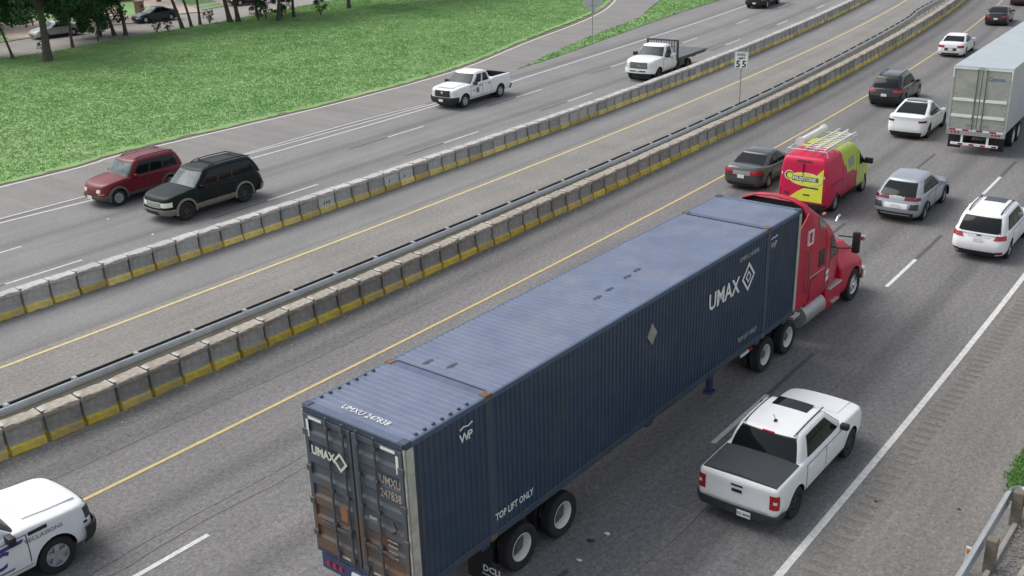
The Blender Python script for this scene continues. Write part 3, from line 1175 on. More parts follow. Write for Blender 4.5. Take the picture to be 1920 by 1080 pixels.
def wheel_meshes(kind, r, w_):
    key = (kind, round(r, 3), round(w_, 3))
    if key in WHEELS:
        return WHEELS[key]
    hw = w_ / 2
    rr = r * (.62 if kind != 'semi' else .60)
    ty = MB().lathe_y([(rr, -hw * .8), (rr * 1.1, -hw * .98), (r * .93, -hw), (r * .985, -hw * .82), (r, -hw * .55), (r, hw * .55), (r * .985, hw * .82),
                       (r * .93, hw), (rr * 1.1, hw * .98), (rr, hw * .8)], 30)
    ty.lathe_y([(r + .004, -.012), (r + .004, .012)], 30)
    tm = ty.mesh('wheel', smooth=40)
    tm.materials.append(RUBBER)
    rb = MB()
    if kind == 'semi':       # deep white hub well
        rb.lathe_y([(rr * 1.02, hw * .82), (rr * .97, hw * .9), (rr * .92, hw * .8), (rr * .80, -hw * .3)], 28)
        m_ = WHITERIM
    elif kind == 'semi_front':
        rb.lathe_y([(rr, hw * .82), (rr * .94, hw * .86), (rr * .9, hw * .55), (rr * .62, hw * .7), (rr * .3, hw * .95), (rr * .24, hw * 1.15), (0.001, hw * 1.15)], 28)
        for k in range(10):
            a = 2 * math.pi * k / 10
            rb.box(.42 * rr * math.cos(a) - .018, .42 * rr * math.cos(a) + .018, hw * .8, hw * .98, .42 * rr * math.sin(a) - .018, .42 * rr * math.sin(a) + .018)
        m_ = CHROME
    else:
        rb.lathe_y([(rr, hw * .8), (rr * .96, hw * .86), (rr * .9, hw * .8), (rr * .86, hw * .35), (rr * .3, hw * .3), (.001, hw * .3)], 28)
        rb.lathe_y([(rr * .26, hw * .3), (rr * .24, hw * .78), (.001, hw * .8)], 14)
        nsp = 5 if kind != 'dark' else 8
        for k in range(nsp):
            a = 2 * math.pi * k / nsp
            c, s_ = math.cos(a), math.sin(a)
            ww = rr * (.16 if kind != 'steel' else .24)
            V = []
            for rad, wd, y in ((rr * .15, ww, hw * .76), (rr * .92, ww * .8, hw * .8)):
                for sg in (-1, 1):
                    for yy in (y, y - hw * .25):
                        V.append((rad * c - sg * wd * s_, yy, rad * s_ + sg * wd * c))
            rb.add(V, [(0, 1, 3, 2), (4, 6, 7, 5), (0, 4, 5, 1), (2, 3, 7, 6), (0, 2, 6, 4), (1, 5, 7, 3)])
        m_ = {'alloy': ALLOY, 'dark': DARKRIM, 'steel': STEELRIM, 'white': WHITERIM}[kind]
    rm = rb.mesh('rim', smooth=35)
    rm.materials.append(m_)
    hm = None
    if kind == 'semi':
        hb_ = MB().lathe_y([(rr * .82, -hw * .3), (rr * .55, -hw * .25), (rr * .42, -hw * .1), (rr * .3, hw * .5), (.001, hw * .52)], 22)
        hm = hb_.mesh('hub', smooth=40)
        hm.materials.append(mat('hub_dark', (.10, .098, .09), rough=.8, var=.4, vscale=7))  # hub darker than the white rim ring
    WHEELS[key] = (tm, rm, hm)
    return WHEELS[key]


def add_wheel(root, kind, x, y, r, w_, z=None):
    tm, rm, hm = wheel_meshes(kind, r, w_)
    o = obj('wheel', tm, None, root)
    o.location = (x, y, r if z is None else z)
    rz = 0 if y > 0 else math.pi
    o.rotation_euler = (0, random.uniform(0, 6), rz)
    obj('rim', rm, None, o)
    if hm:
        obj('hub', hm, None, o)
    return o


def place(name, s, t, dirn=1, yaw=0.0):
    return empty(name, RT(s, t), theta(s) + (math.pi / 2 if dirn > 0 else -math.pi / 2) + yaw)


def mirror(root, x, y, z, side, m_, size=.2):
    sx = .09
    o = MB().box(x - sx, x + sx * .6, side * y + (.02 if side > 0 else -.02 - size), side * y + (.02 + size if side > 0 else -.02), z, z + size * .7, .03).build('mirror', m_, root, smooth=40)
    MB().box(x - .04, x + .02, min(side * (y - .12), side * (y + .06)), max(side * (y - .12), side * (y + .06)), z + .01, z + .05).build('arm', BLACK, o)
    return o


def make_car(name, label, cat, sp, pm, s, t, dirn=1, yaw=0.0, group=None):
    """builds one car / SUV / pickup from a specification of real dimensions; f = distance behind the front bumper"""
    root = place(name, s, t, dirn, yaw)
    tag(root, label, cat, group)
    L, W = sp['L'], sp['W']
    X = lambda f: L / 2 - f
    hw = W / 2
    low = sp.get('low', BLACK)
    zb = sp.get('zb', .24)
    _OUT[0] = Vector((0, 0, .7))
    _OUT[1] = L / 2 - .75
    body = Shell([(q, L / 2 - d) for q, d in sp.get('nose', [(0, .1), (.25, .02), (.5, 0), (.75, .05), (.93, .16), (1, .27)])],
                 [(q, -L / 2 + d) for q, d in sp.get('tail', [(0, .1), (.3, .0), (.6, .02), (.85, .05), (1, .14)])],
                 [(q, hw * v) for q, v in sp.get('side', [(0, .9), (.12, .975), (.35, 1), (.65, .995), (.86, .975), (.96, .945), (1, .905)])],
                 [(-9, zb), (9, zb)],
                 [(X(f), z) for f, z in sp['top']][::-1],
                 rcf=sp.get('rcf', .38), rcr=sp.get('rcr', .3), bowf=sp.get('bowf', .14), bowr=sp.get('bowr', .07), crown=sp.get('crown', .035),
                 plan=[(-L / 2, sp.get('pr', .95)), (-L / 2 + 1.0, 1), (L / 2 - 1.2, 1), (L / 2, sp.get('pf', .93))])
    me = body.mesh('body', side_n=22)
    me.materials.append(pm)
    me.materials.append(BLACK)
    xa = (X(sp['foh']), X(sp['foh'] + sp['wb']))
    tr, tw = sp['tr'], sp.get('tw', .225)
    ct = MB()
    for x in xa:
        for sd_ in (-1, 1):
            n = 26
            ra = tr * sp.get('arch', 1.14)
            y0, y1 = sd_ * (hw - .32), sd_ * (hw + .2)
            V = [(x + ra * math.cos(6.28319 * k / n), y, tr + .02 + ra * math.sin(6.28319 * k / n)) for y in (y0, y1) for k in range(n)]
            F = [tuple(range(n)), tuple(range(2 * n - 1, n - 1, -1))] + [(k, (k + 1) % n, n + (k + 1) % n, n + k) for k in range(n)]
            ct.add(V, F)
    if 'bed' in sp:
        f0, f1, by, bz = sp['bed']
        ct.box(X(f1), X(f0), -by, by, bz, 3)
    bm_ = cut(me, ct)
    bm_.shade_smooth()
    bm_.set_sharp_from_angle(angle=R(38))
    bo = obj('body', bm_, None, root)
    if 'bed' in sp:
        f0, f1, by, bz = sp['bed']
        MB().box(X(f1) + .004, X(f0) - .004, -by + .004, by - .004, bz + .002, bz + .03).build('bed_floor', TRIM, root)
    MB().box(-L / 2 + .35, L / 2 - .45, -hw + tw + .12, hw - tw - .12, .15, zb + .04).build('contact_shade_box', BLACK, root)  # dark box added below the floor to deepen the contact shadow
    for x in xa:
        for sd_ in (-1, 1):
            add_wheel(root, sp.get('rim', 'alloy'), x, sd_ * (hw - tw / 2 - sp.get('inset', .02)), tr, tw)
            if sp.get('flare'):
                fm, fw = sp['flare']
                ra = tr * sp.get('arch', 1.14)
                MB().lathe_y([(ra - .012, -.05), (ra - .012, .03), (ra + fw * .5, .035), (ra + fw, .005), (ra + fw, -.05), (ra - .012, -.05)], 18, (x, sd_ * (hw - .005), tr + .02), a0=R(-12), a1=R(192)).build('wheel_arch_flare', fm, root, smooth=40)
    # ---- cabin
    g = sp['cab']
    zb0, H = g['z'], sp['H']
    roof = [(X(f), z) for f, z in g['roof']][::-1]
    fb, ft, rt, rb = g['f']           # base front, roof front, roof rear, base rear (distances behind the bumper)
    wb_, wr_ = g['w']
    wb_, wr_ = wb_ + .015, wr_ + .055
    ghw = [(0, wb_), (.45, wb_ - (wb_ - wr_) * .36), (.86, wr_), (.95, wr_ - .05), (1, wr_ - .14)]
    gh = Shell([(0, X(fb)), (.86, X(ft)), (.95, X(ft) - .06), (1, X(ft) - .2)],
               [(0, X(rb)), (g.get('rq', .5), X(rb + (rt - rb) * g.get('rmid', .5))), (.86, X(rt)), (.95, X(rt) + .05), (1, X(rt) + .16)],
               ghw, [(-9, zb0), (9, zb0)], roof, rcf=g.get('rcf', .2), rcr=g.get('rcr', .16), bowf=g.get('bowf', .14), bowr=g.get('bowr', .06), crown=.025,
               plan=[(X(rb), g.get('pr', .93)), (X(rb) + 1.1, 1), (X(fb) - 1.0, 1), (X(fb), .97)])
    gm = gh.mesh('cabin', qs=[0, .2, .4, .6, .75, .84, .9, .95, .98, 1.0], side_n=16)
    gm.materials.append(g.get('paint', pm))
    gm.shade_smooth()
    gm.set_sharp_from_angle(angle=R(45))
    _OUT[0] = Vector((0, 0, zb0 - .1))
    _OUT[1] = .25
    co = obj('cabin', gm, None, root)
    co.location = (0, 0, 0)
    shell_patch(gh, 'windscreen_surround', [(-1.55, .02), (1.55, .02), (1.42, .86), (-1.42, .86)], BLACK, root, n=10, k=6, off=.004)
    shell_patch(gh, 'windscreen', [(-1.45, .06), (1.45, .06), (1.32, .82), (-1.32, .82)], g.get('wsm', GLASS_SHEEN), root, n=10, k=6, off=.009)
    rq0, rq1 = g.get('rearq', (.15, .80))
    shell_patch(gh, 'rear_window_surround', [(-1.3, rq0 - .04), (1.3, rq0 - .04), (1.3, rq1 + .04), (-1.3, rq1 + .04)], BLACK, root, rear=True, n=8, k=6, off=.004)
    shell_patch(gh, 'rear_window', [(-1.2, rq0), (1.2, rq0), (1.2, rq1), (-1.2, rq1)], GLASS, root, rear=True, n=8, k=6, off=.009)
    for sd_ in (1, -1):
        wl = g['win']
        a0, a1 = wl[0][0], wl[-1][1]
        shell_patch(gh, 'window_surround', [(sd_ * (2 + a0 - .02), .10), (sd_ * (2 + a1 + .02), .10), (sd_ * (2 + a1 + .02), .84), (sd_ * (2 + a0 - .02), .84)], g.get('sur', BLACK), root, n=10, k=5, off=.004)
        for (u0, u1) in wl:
            shell_patch(gh, 'side_window', [(sd_ * (2 + u0), .14), (sd_ * (2 + u1), .14), (sd_ * (2 + u1), .80), (sd_ * (2 + u0), .80)], GLASS, root, n=6, k=5, off=.009)
    _OUT[0] = Vector((0, 0, .7))
    _OUT[1] = L / 2 - .75
    # ---- doors with dark shut lines and handles
    zt0 = zb0 - .02
    for sd_ in (1, -1):
        for (f0, f1) in sp['doors']:
            z0 = zb + .12
            zt1 = min(body.zt(X(f0)), body.zt(X(f1))) - .10
            side_patch(body, 'shut_line', [(X(f1) - .016, z0 - .014), (X(f0) + .016, z0 - .014), (X(f0) + .016, zt1 + .012), (X(f1) - .016, zt1 + .012)], sd_, BLACK, root, off=.002, depth=.01)
            d_ = side_patch(body, 'door', [(X(f1) + .008, z0 + .006), (X(f0) - .008, z0 + .006), (X(f0) - .008, zt1 - .004), (X(f1) + .008, zt1 - .004)], sd_, pm, root, off=.006, depth=.012)
            hx = X(f1) + .2
            zz = zt1 - .1
            side_patch(body, 'handle', [(hx - .1, zz), (hx + .1, zz), (hx + .1, zz + .045), (hx - .1, zz + .045)], sd_, sp.get('handle', pm), d_, n=2, k=1, off=.03, depth=.03)
    mz = sp.get('mz', zb0 + .02)
    for sd_ in (1, -1):
        mirror(root, X(fb) - sp.get('mdx', .42), hw * .93, mz, sd_, sp.get('mirm', pm), sp.get('msz', .2))
    # ---- lower cladding, bumpers, lights, plates
    if sp.get('clad', True):
        for sd_ in (1, -1):
            x0, x1 = xa[1] + tr * 1.2, xa[0] - tr * 1.2
            side_patch(body, 'sill', [(x0, zb + .005), (x1, zb + .005), (x1, zb + sp.get('sillh', .1)), (x0, zb + sp.get('sillh', .1))], sd_, low, root, off=.012, depth=.02)
    for it in sp.get('front', []):
        shell_patch(body, it[0], it[1], it[2], root, n=10 if it[1][0][0] < 0 < it[1][1][0] else 6, k=3, off=it[3] if len(it) > 3 else .008, depth=.03)
    for it in sp.get('rear', []):
        shell_patch(body, it[0], it[1], it[2], root, rear=True, n=10 if it[1][0][0] < 0 < it[1][1][0] else 6, k=3, off=it[3] if len(it) > 3 else .008, depth=.03)
    return root, body, gh, X


def sym(name, a0, q0, a1, q1, m_, off=.008, top=None):
    """two mirrored quads"""
    t0, t1 = top if top else (a0, a1)
    return [(name, [(a0, q0), (a1, q0), (t1, q1), (t0, q1)], m_, off), (name, [(-a1, q0), (-a0, q0), (-t0, q1), (-t1, q1)], m_, off)]


def cen(name, a, q0, q1, m_, off=.008):
    return [(name, [(-a, q0), (a, q0), (a, q1), (-a, q1)], m_, off)]


def plate_text(root, body, q, rear, txt, y=0.0, size=.11, h=.15, wd=.31):
    """licence plate: small board with characters"""
    tau = 5 if rear else 0
    p_ = body.P(tau, q)
    x = p_.x + (-.025 if rear else .025)
    d = -1 if rear else 1
    o = MB().box(min(x, x + d * .012), max(x, x + d * .012), y - wd / 2, y + wd / 2, p_.z - h / 2, p_.z + h / 2, .003).build('licence_plate', PLATE, root)
    if txt:
        text('plate_characters', txt, size, INK, o, (x + d * .013, y, p_.z - size * .36), (0, -1 if rear else 1, 0), (0, 0, 1), 'CENTER', ext=.002)
    return o


def rails(root, gh, x0, x1, m_, h=.05, lift=.05):
    for sd_ in (1, -1):
        P = []
        for i in range(9):
            x = x0 + (x1 - x0) * i / 8
            p_ = gh.top(x, sd_ * .93)
            e = lift if 0 < i < 8 else -.01
            P.append((p_.x, p_.y, p_.z + e))
        MB().tube(P, .022, 8).build('roof_rail', m_, root, smooth=60)


# ---------------- dark grey saloon
WHITE = paint('white', (0.84, 0.85, 0.845))
SEDAN = dict(L=4.63, W=1.8, H=1.42, wb=2.70, foh=.9, tr=.325, tw=.215, zb=.2,
             top=[(0, .66), (.35, .76), (.9, .86), (1.3, .92), (2.5, .93), (3.4, .97), (4.0, 1.02), (4.45, 1.03), (4.63, 1.0)],
             cab=dict(z=.88, f=(1.15, 2.0, 3.25, 4.18), roof=[(1.1, 1.39), (2.0, 1.40), (2.5, 1.42), (3.2, 1.40), (4.2, 1.33)], w=(.83, .60), win=[(.10, .46), (.50, .86)], rearq=(.16, .82), rcr=.14),
             doors=[(1.35, 2.45), (2.47, 3.45)],
             front=cen('grille', .9, .45, .6, BLACK) + sym('headlight', .95, .58, 1.9, .72, LAMP) + cen('lower_grille', .9, .08, .25, BLACK),
             rear=sym('tail_light', .25 + .5, .6, 1.75, .8, TAIL, .012) + cen('bumper_insert', 1.1, .02, .16, BLACK) + cen('number_recess', .7, .36, .6, TRIM))
civ = dict(SEDAN)
civ['rear'] = sym('tail_light', .72, .66, 1.7, .86, TAIL, .012) + cen('rear_trim', .7, .62, .84, mat('smoke_panel', (.3, .31, .31), rough=.3), .009) + cen('bumper_insert', 1.15, .02, .17, BLACK)
root, body, gh, X = make_car('saloon_car', 'dark grey saloon car beside the red and yellow van', 'car', civ, paint('graphite', (0.075, 0.078, 0.084), .3, .22, .5), 42.3, 1.62)
plate_text(root, body, .55, True, '')
root, body, gh, X = make_car('saloon_car', 'white saloon car ahead of the dark SUV in the left lane', 'car', SEDAN, WHITE, 79.6, 1.3)
plate_text(root, body, .48, True, '')
root, body, gh, X = make_car('saloon_car', 'black saloon car farthest up the left lane with its whole rear showing', 'car', SEDAN, paint('black', (0.022, 0.022, 0.026), .1, .2, .5), 96.4, 1.6)
plate_text(root, body, .5, True, '')
root, body, gh, X = make_car('saloon_car', 'dark car only just showing at the top right corner of the picture', 'car', SEDAN, paint('dark_red', (0.07, 0.025, 0.028), .2), 110.4, 1.9)

# ---------------- white electric hatchback with sloping tail
TES = dict(L=4.75, W=1.92, H=1.62, wb=2.89, foh=.86, tr=.355, tw=.235, zb=.2,
           top=[(0, .68), (.4, .8), (1.0, .93), (1.6, .98), (2.6, 1.0), (3.6, 1.1), (4.3, 1.19), (4.75, 1.17)],
           cab=dict(z=.95, f=(1.15, 2.25, 3.2, 4.5), roof=[(1.1, 1.56), (2.2, 1.63), (2.8, 1.68), (3.4, 1.65), (4.5, 1.52)], w=(.90, .62), win=[(.10, .46), (.49, .84)], rearq=(.12, .86), rcr=.2, rmid=.42),
           doors=[(1.5, 2.55), (2.57, 3.6)], nose=[(0, .1), (.3, 0), (.6, .02), (.9, .16), (1, .3)],
           tail=[(0, .12), (.3, .0), (.6, .03), (.85, .05), (.95, .03), (1, .12)],
           front=sym('headlight', .9, .6, 1.8, .72, LAMP), rim='dark',
           rear=sym('tail_light', .95, .70, 1.95, .80, TAILDK, .01) + cen('diffuser', 1.35, .0, .2, BLACK, .02))
root, body, gh, X = make_car('hatchback_car', 'white electric hatchback with a sloping tail beside the silver box trailer', 'car', TES, WHITE, 54.6, 4.9)
top_patch(gh, 'glass_roof', X(3.15), X(2.4), -.92, .92, mat('roof_glass', (.2, .21, .21), rough=.15), root)

# ---------------- SUVs
SUV = dict(L=4.6, W=1.84, H=1.7, wb=2.67, foh=.92, tr=.345, tw=.225, zb=.27,
           top=[(0, .78), (.3, .92), (.9, 1.02), (1.4, 1.08), (2.5, 1.08), (3.6, 1.1), (4.3, 1.1), (4.6, 1.06)], bowr=.09,
           tail=[(0, .12), (.2, .02), (.45, .0), (.7, .06), (.9, .13), (1, .22)],
           cab=dict(z=1.0, f=(1.2, 1.95, 4.15, 4.52), roof=[(1.2, 1.64), (2.2, 1.67), (3.0, 1.68), (3.8, 1.65), (4.5, 1.6)], w=(.84, .66), win=[(.09, .36), (.385, .63), (.66, .87)], rearq=(.12, .80), rcr=.2, rq=.5, rmid=.4),
           doors=[(1.4, 2.45), (2.47, 3.45)],
           front=cen('grille', .9, .5, .72, BLACK) + sym('headlight', .95, .62, 1.9, .78, LAMP),
           rear=[])
fo = dict(SUV)
fo['rear'] = sym('tail_light', .83, .70, 1.75, .88, TAIL, .02, top=(1.0, 1.7)) + cen('bumper_insert', 1.15, .02, .17, BLACK, .014) + cen('garnish', .6, .77, .80, CHROME, .014) + cen('emblem', .12, .81, .86, TRIM, .016) + sym('lower_tail_light', 1.1, .08, 1.6, .2, TAILDK)
root, body, gh, X = make_car('estate_suv', 'white SUV with black roof rails and sunroof at the right edge of the picture', 'suv', fo, WHITE, 38.45, 12.2)
rails(root, gh, X(4.0), X(2.15), BLACK)
top_patch(gh, 'sunroof', X(2.75), X(2.15), -.62, .62, GLASS, root)
plate_text(root, body, .66, True, '')
hr = dict(SUV)
hr.update(L=4.57, H=1.62, W=1.82, wb=2.65, tr=.34, flare=(BLACK, .03),
          cab=dict(SUV['cab'], f=(1.2, 2.05, 3.75, 4.45), roof=[(1.2, 1.56), (2.2, 1.6), (2.9, 1.61), (3.6, 1.57), (4.5, 1.46)], win=[(.10, .44), (.47, .84)], w=(.84, .60)),
          rear=sym('tail_light', .5, .80, 1.8, .93, TAILDK, .014, top=(.55, 1.75)) + cen('light_bar', .5, .82, .93, mat('silver_panel', (.4, .42, .44), rough=.3), .01)
          + cen('number_recess', .75, .42, .66, WHITE, .006) + sym('bumper_recess', .85, .40, 1.6, .66, TRIM, .01, top=(.95, 1.6)) + cen('bumper_insert', 1.25, .0, .22, BLACK, .016) + cen('skid_plate', 1.0, .10, .16, CHROME, .024))
root, body, gh, X = make_car('compact_suv', 'silver compact SUV with dark tail lights ahead of the red tractor', 'suv', hr, paint('silver', (0.40, 0.43, 0.47), .45), 41.2, 8.5)
plate_text(root, body, .54, True, '', h=.16, wd=.34)
gc = dict(SUV)
gc.update(L=4.85, W=1.94, H=1.78, wb=2.92, tr=.37,
          top=[(0, .86), (.3, 1.0), (.9, 1.08), (1.4, 1.14), (2.5, 1.14), (3.8, 1.16), (4.85, 1.12)],
          cab=dict(SUV['cab'], z=1.05, f=(1.3, 2.1, 4.25, 4.7), roof=[(1.2, 1.7), (2.3, 1.75), (3.2, 1.76), (4.1, 1.72), (4.8, 1.66)], w=(.88, .68)),
          doors=[(1.5, 2.6), (2.62, 3.65)],
          rear=sym('tail_light', .75, .72, 1.8, .88, TAIL, .014) + cen('bumper_insert', 1.2, .0, .2, BLACK, .014))
root, body, gh, X = make_car('dark_suv', 'black SUV with red tail lights just left of the white electric hatchback', 'suv', gc, paint('black_green', (0.018, 0.02, 0.02), .1, .2, .5), 61.4, 1.8)
plate_text(root, body, .56, True, '')
rails(root, gh, X(4.1), X(2.3), BLACK)

# red boxy SUV and dark green full-size SUV coming the other way
GREYCL = mat('grey_cladding', (0.105, 0.1, 0.095), rough=.65, var=.15)
lib = dict(SUV)
lib.update(L=4.43, W=1.82, H=1.8, wb=2.65, foh=.78, tr=.36, zb=.33, arch=1.15, rim='alloy', flare=(GREYCL, .085), low=GREYCL, sillh=.16, handle=BLACK,
           top=[(0, .9), (.25, 1.0), (.8, 1.07), (1.35, 1.12), (2.6, 1.12), (4.0, 1.13), (4.43, 1.1)], crown=.06,
           nose=[(0, .12), (.2, .0), (.45, .02), (.7, .06), (.92, .12), (1, .22)],
           cab=dict(z=1.06, f=(1.25, 1.75, 4.1, 4.36), roof=[(1.2, 1.72), (2.0, 1.76), (3.0, 1.78), (4.3, 1.74)], w=(.82, .67), win=[(.07, .33), (.37, .61), (.66, .92)], rearq=(.12, .8), rcr=.14, rcf=.16, bowf=.1),
           doors=[(1.4, 2.4), (2.42, 3.3)],
           front=cen('grille', .5, .46, .72, mat('red_grille', (0.09, .008, .014), rough=.5), .008) + sym('headlight', .72, .56, 1.15, .76, LAMP, .02) + sym('indicator', .85, .42, 1.5, .5, AMBER, .012)
           + [('front_bumper', [(-2.0, .06), (2.0, .06), (2.0, .34), (-2.0, .34)], GREYCL, .05)],
           rear=sym('tail_light', 1.0, .6, 1.8, .9, TAIL) + [('rear_bumper', [(-2.0, .06), (2.0, .06), (2.0, .34), (-2.0, .34)], GREYCL, .05)])
root, body, gh, X = make_car('red_suv', 'dark red boxy SUV with grey wheel arch flares beside the grass', 'suv', lib, paint('red', (0.16, 0.005, 0.014), 0, .4, .1), 25.4, -20.95, -1)
rails(root, gh, X(4.0), X(2.0), BLACK, lift=.04)
plate_text(root, body, .24, False, '', wd=.34).location = (.05, 0, 0)
TAN = mat('tan_cladding', (0.2, 0.185, 0.16), rough=.5, var=.15)
GREEN = paint('dark_green', (0.004, 0.010, 0.011), 0, .4, .0, .18)
ex = dict(SUV)
ex.update(L=5.2, W=2.0, H=1.92, wb=3.02, foh=.95, tr=.40, tw=.26, zb=.34, arch=1.13, rim='dark', flare=(TAN, .075), low=TAN, sillh=.26, handle=GREEN,
          top=[(0, .98), (.2, 1.07), (.8, 1.15), (1.45, 1.22), (2.6, 1.22), (4.6, 1.24), (5.2, 1.2)], crown=.05,
          nose=[(0, .1), (.2, .0), (.45, .03), (.7, .05), (.92, .1), (1, .2)],
          cab=dict(z=1.16, f=(1.35, 2.0, 4.75, 5.12), roof=[(1.2, 1.82), (2.3, 1.88), (3.4, 1.9), (5.0, 1.86)], w=(.91, .74), win=[(.06, .29), (.32, .53), (.56, .94)], rearq=(.12, .8), rcr=.16, rcf=.18, bowf=.13),
          doors=[(1.5, 2.55), (2.57, 3.55)],
          front=cen('grille', .68, .5, .76, mat('grille_silver', (.33, .33, .32), rough=.4, metal=.3), .014) + [('grille_surround', [(-.76, .46), (.76, .46), (.76, .80), (-.76, .80)], CHROME, .006)]
          + sym('headlight', .8, .5, 1.75, .76, mat('headlight_pale', (.72, .76, .66), rough=.2, coat=.5), .014) + [('front_bumper', [(-2.0, .06), (2.0, .06), (2.0, .36), (-2.0, .36)], TAN, .06)]
          + cen('lower_grille', .7, .12, .28, BLACK, .066),
          rear=sym('tail_light', 1.1, .6, 1.8, .95, TAIL) + [('rear_bumper', [(-2.0, .06), (2.0, .06), (2.0, .36), (-2.0, .36)], TAN, .06)])
root, body, gh, X = make_car('green_suv', 'dark green full-size SUV with tan lower cladding and a roof rack', 'suv', ex, GREEN, 25.95, -16.72, -1)
rails(root, gh, X(4.7), X(2.5), BLACK, lift=.07)
for f in (2.9, 4.4):
    y = gh.top(X(f), .93).y
    MB().box(X(f) - .03, X(f) + .03, -y, y, 1.95, 1.98).build('rack_bar', BLACK, root)

# ---------------- pickups
RAM = dict(L=5.82, W=2.02, H=1.92, wb=3.57, foh=1.0, tr=.40, tw=.27, zb=.4, arch=1.15, rim='steel', handle=BLACK, mirm=BLACK, msz=.26, clad=False,
           top=[(0, 1.14), (.15, 1.18), (.8, 1.24), (1.5, 1.28), (2.6, 1.26), (3.75, 1.27), (3.9, 1.34), (5.7, 1.34), (5.82, 1.33)], crown=.06,
           nose=[(0, .06), (.2, .0), (.4, .02), (.7, .03), (.92, .06), (1, .14)], rcf=.3, bowf=.1, tail=[(0, .08), (.3, .02), (.9, .02), (1, .05)], pr=.98, rcr=.12,
           side=[(0, .92), (.15, .98), (.4, 1), (.7, .985), (.9, .965), (.97, .95), (1, .92)],
           cab=dict(z=1.2, f=(1.45, 2.15, 3.55, 3.78), roof=[(1.3, 1.82), (2.3, 1.88), (3.0, 1.89), (3.8, 1.85)], w=(.91, .72), win=[(.08, .47), (.56, .92)], rearq=(.1, .8), rcr=.13, rcf=.18, bowf=.13, pr=.98, sur=WHITE, wsm=mat('dark_windscreen', (.05, .06, .062), rough=.1, spec=.12, var=.5, vscale=2)),
           doors=[(1.55, 2.7), (2.72, 3.62)], bed=(3.95, 5.72, .80, .80),
           front=cen('grille', .86, .46, .93, BLACK, .016) + sym('headlight', .93, .6, 1.8, .90, LAMP) + [('front_bumper', [(-2.0, .0), (2.0, .0), (2.0, .42), (-2.0, .42)], BLACK, .09)] + cen('emblem', .10, .68, .84, CHROME, .03),
           rear=sym('tail_light', 1.0, .55, 1.75, .92, TAIL) + [('rear_bumper', [(-2.0, .0), (2.0, .0), (2.0, .3), (-2.0, .3)], BLACK, .07)])
root, body, gh, X = make_car('pickup_truck', 'white crew pickup with open bed and black grille on the slip road side', 'pickup truck', RAM, WHITE, 49.9, -20.5, -1)
plate_text(root, body, .2, False, '').location = (.09, 0, 0)
top_patch(body, 'hood_panel', X(1.4), X(.28), -.66, .66, WHITE, root, off=.02, depth=.04)
LOGO = mat('logo_grey_green', (0.16, 0.22, 0.2), rough=.6)
for sd_ in (1, -1):
    side_patch(body, 'door_emblem', [(X(2.35), .72), (X(2.05), .72), (X(2.05), 1.02), (X(2.35), 1.02)], sd_, LOGO, root, off=.010)
    side_patch(body, 'door_emblem', [(X(1.9), .84), (X(1.75), .84), (X(1.75), .93), (X(1.9), .93)], sd_, LOGO, root, off=.010)

# company pickup at the lower left, seen from behind its right shoulder
POL = dict(RAM)
POL.update(front=[(('headlight', i[1], TRIM, i[3]) if i[0] == 'headlight' else i) for i in RAM['front']] + sym('grille_wing', .84, .44, 1.35, .97, BLACK, .012), top=[(0, 1.12), (.15, 1.2), (.8, 1.24), (1.5, 1.3), (2.6, 1.3), (3.75, 1.3), (3.9, 1.38), (5.82, 1.36)], crown=.07)
root, body, gh, X = make_car('pickup_truck', 'white company pickup with purple door lettering entering at the lower left corner', 'pickup truck', POL, WHITE, 6.05, 1.12)
top_patch(body, 'hood_panel', X(1.4), X(.28), -.66, .66, WHITE, root, off=.02, depth=.04)
PURPLE = mat('purple_lettering', (0.06, 0.045, 0.24), rough=.5)
GREYT = mat('grey_lettering', (0.2, 0.2, 0.26), rough=.5)
yb = -(2.02 / 2) - .004
text('fender_lettering', 'TECLASIONS', .125, GREYT, root, (X(1.62), yb, 1.02), (1, 0, 0), (0, 0, 1), wid=1.15)
text('door_lettering', 'JC', .5, PURPLE, root, (X(2.5), yb - .006, .72), (1, 0, 0), (0, 0, 1), shear=.3, bold=.012)
MB().prism([(X(2.52), 1.09), (X(1.68), 1.09), (X(1.62), 1.15), (X(2.46), 1.15)], 1, yb - .008, yb + .02).build('door_stripe', PURPLE, root)
MB().prism([(X(2.5), .6), (X(1.9), .6), (X(1.88), .64), (X(2.48), .64)], 1, yb - .008, yb + .02).build('door_stripe', GREYT, root)
side_patch(body, 'hood_badge', [(X(1.5), 1.15), (X(1.1), 1.15), (X(1.1), 1.22), (X(1.5), 1.22)], -1, BLACK, root, off=.012)
shell_patch(body, 'side_marker', [(-1.95, .5), (-1.75, .5), (-1.75, .56), (-1.95, .56)], BLACK, root, off=.012)

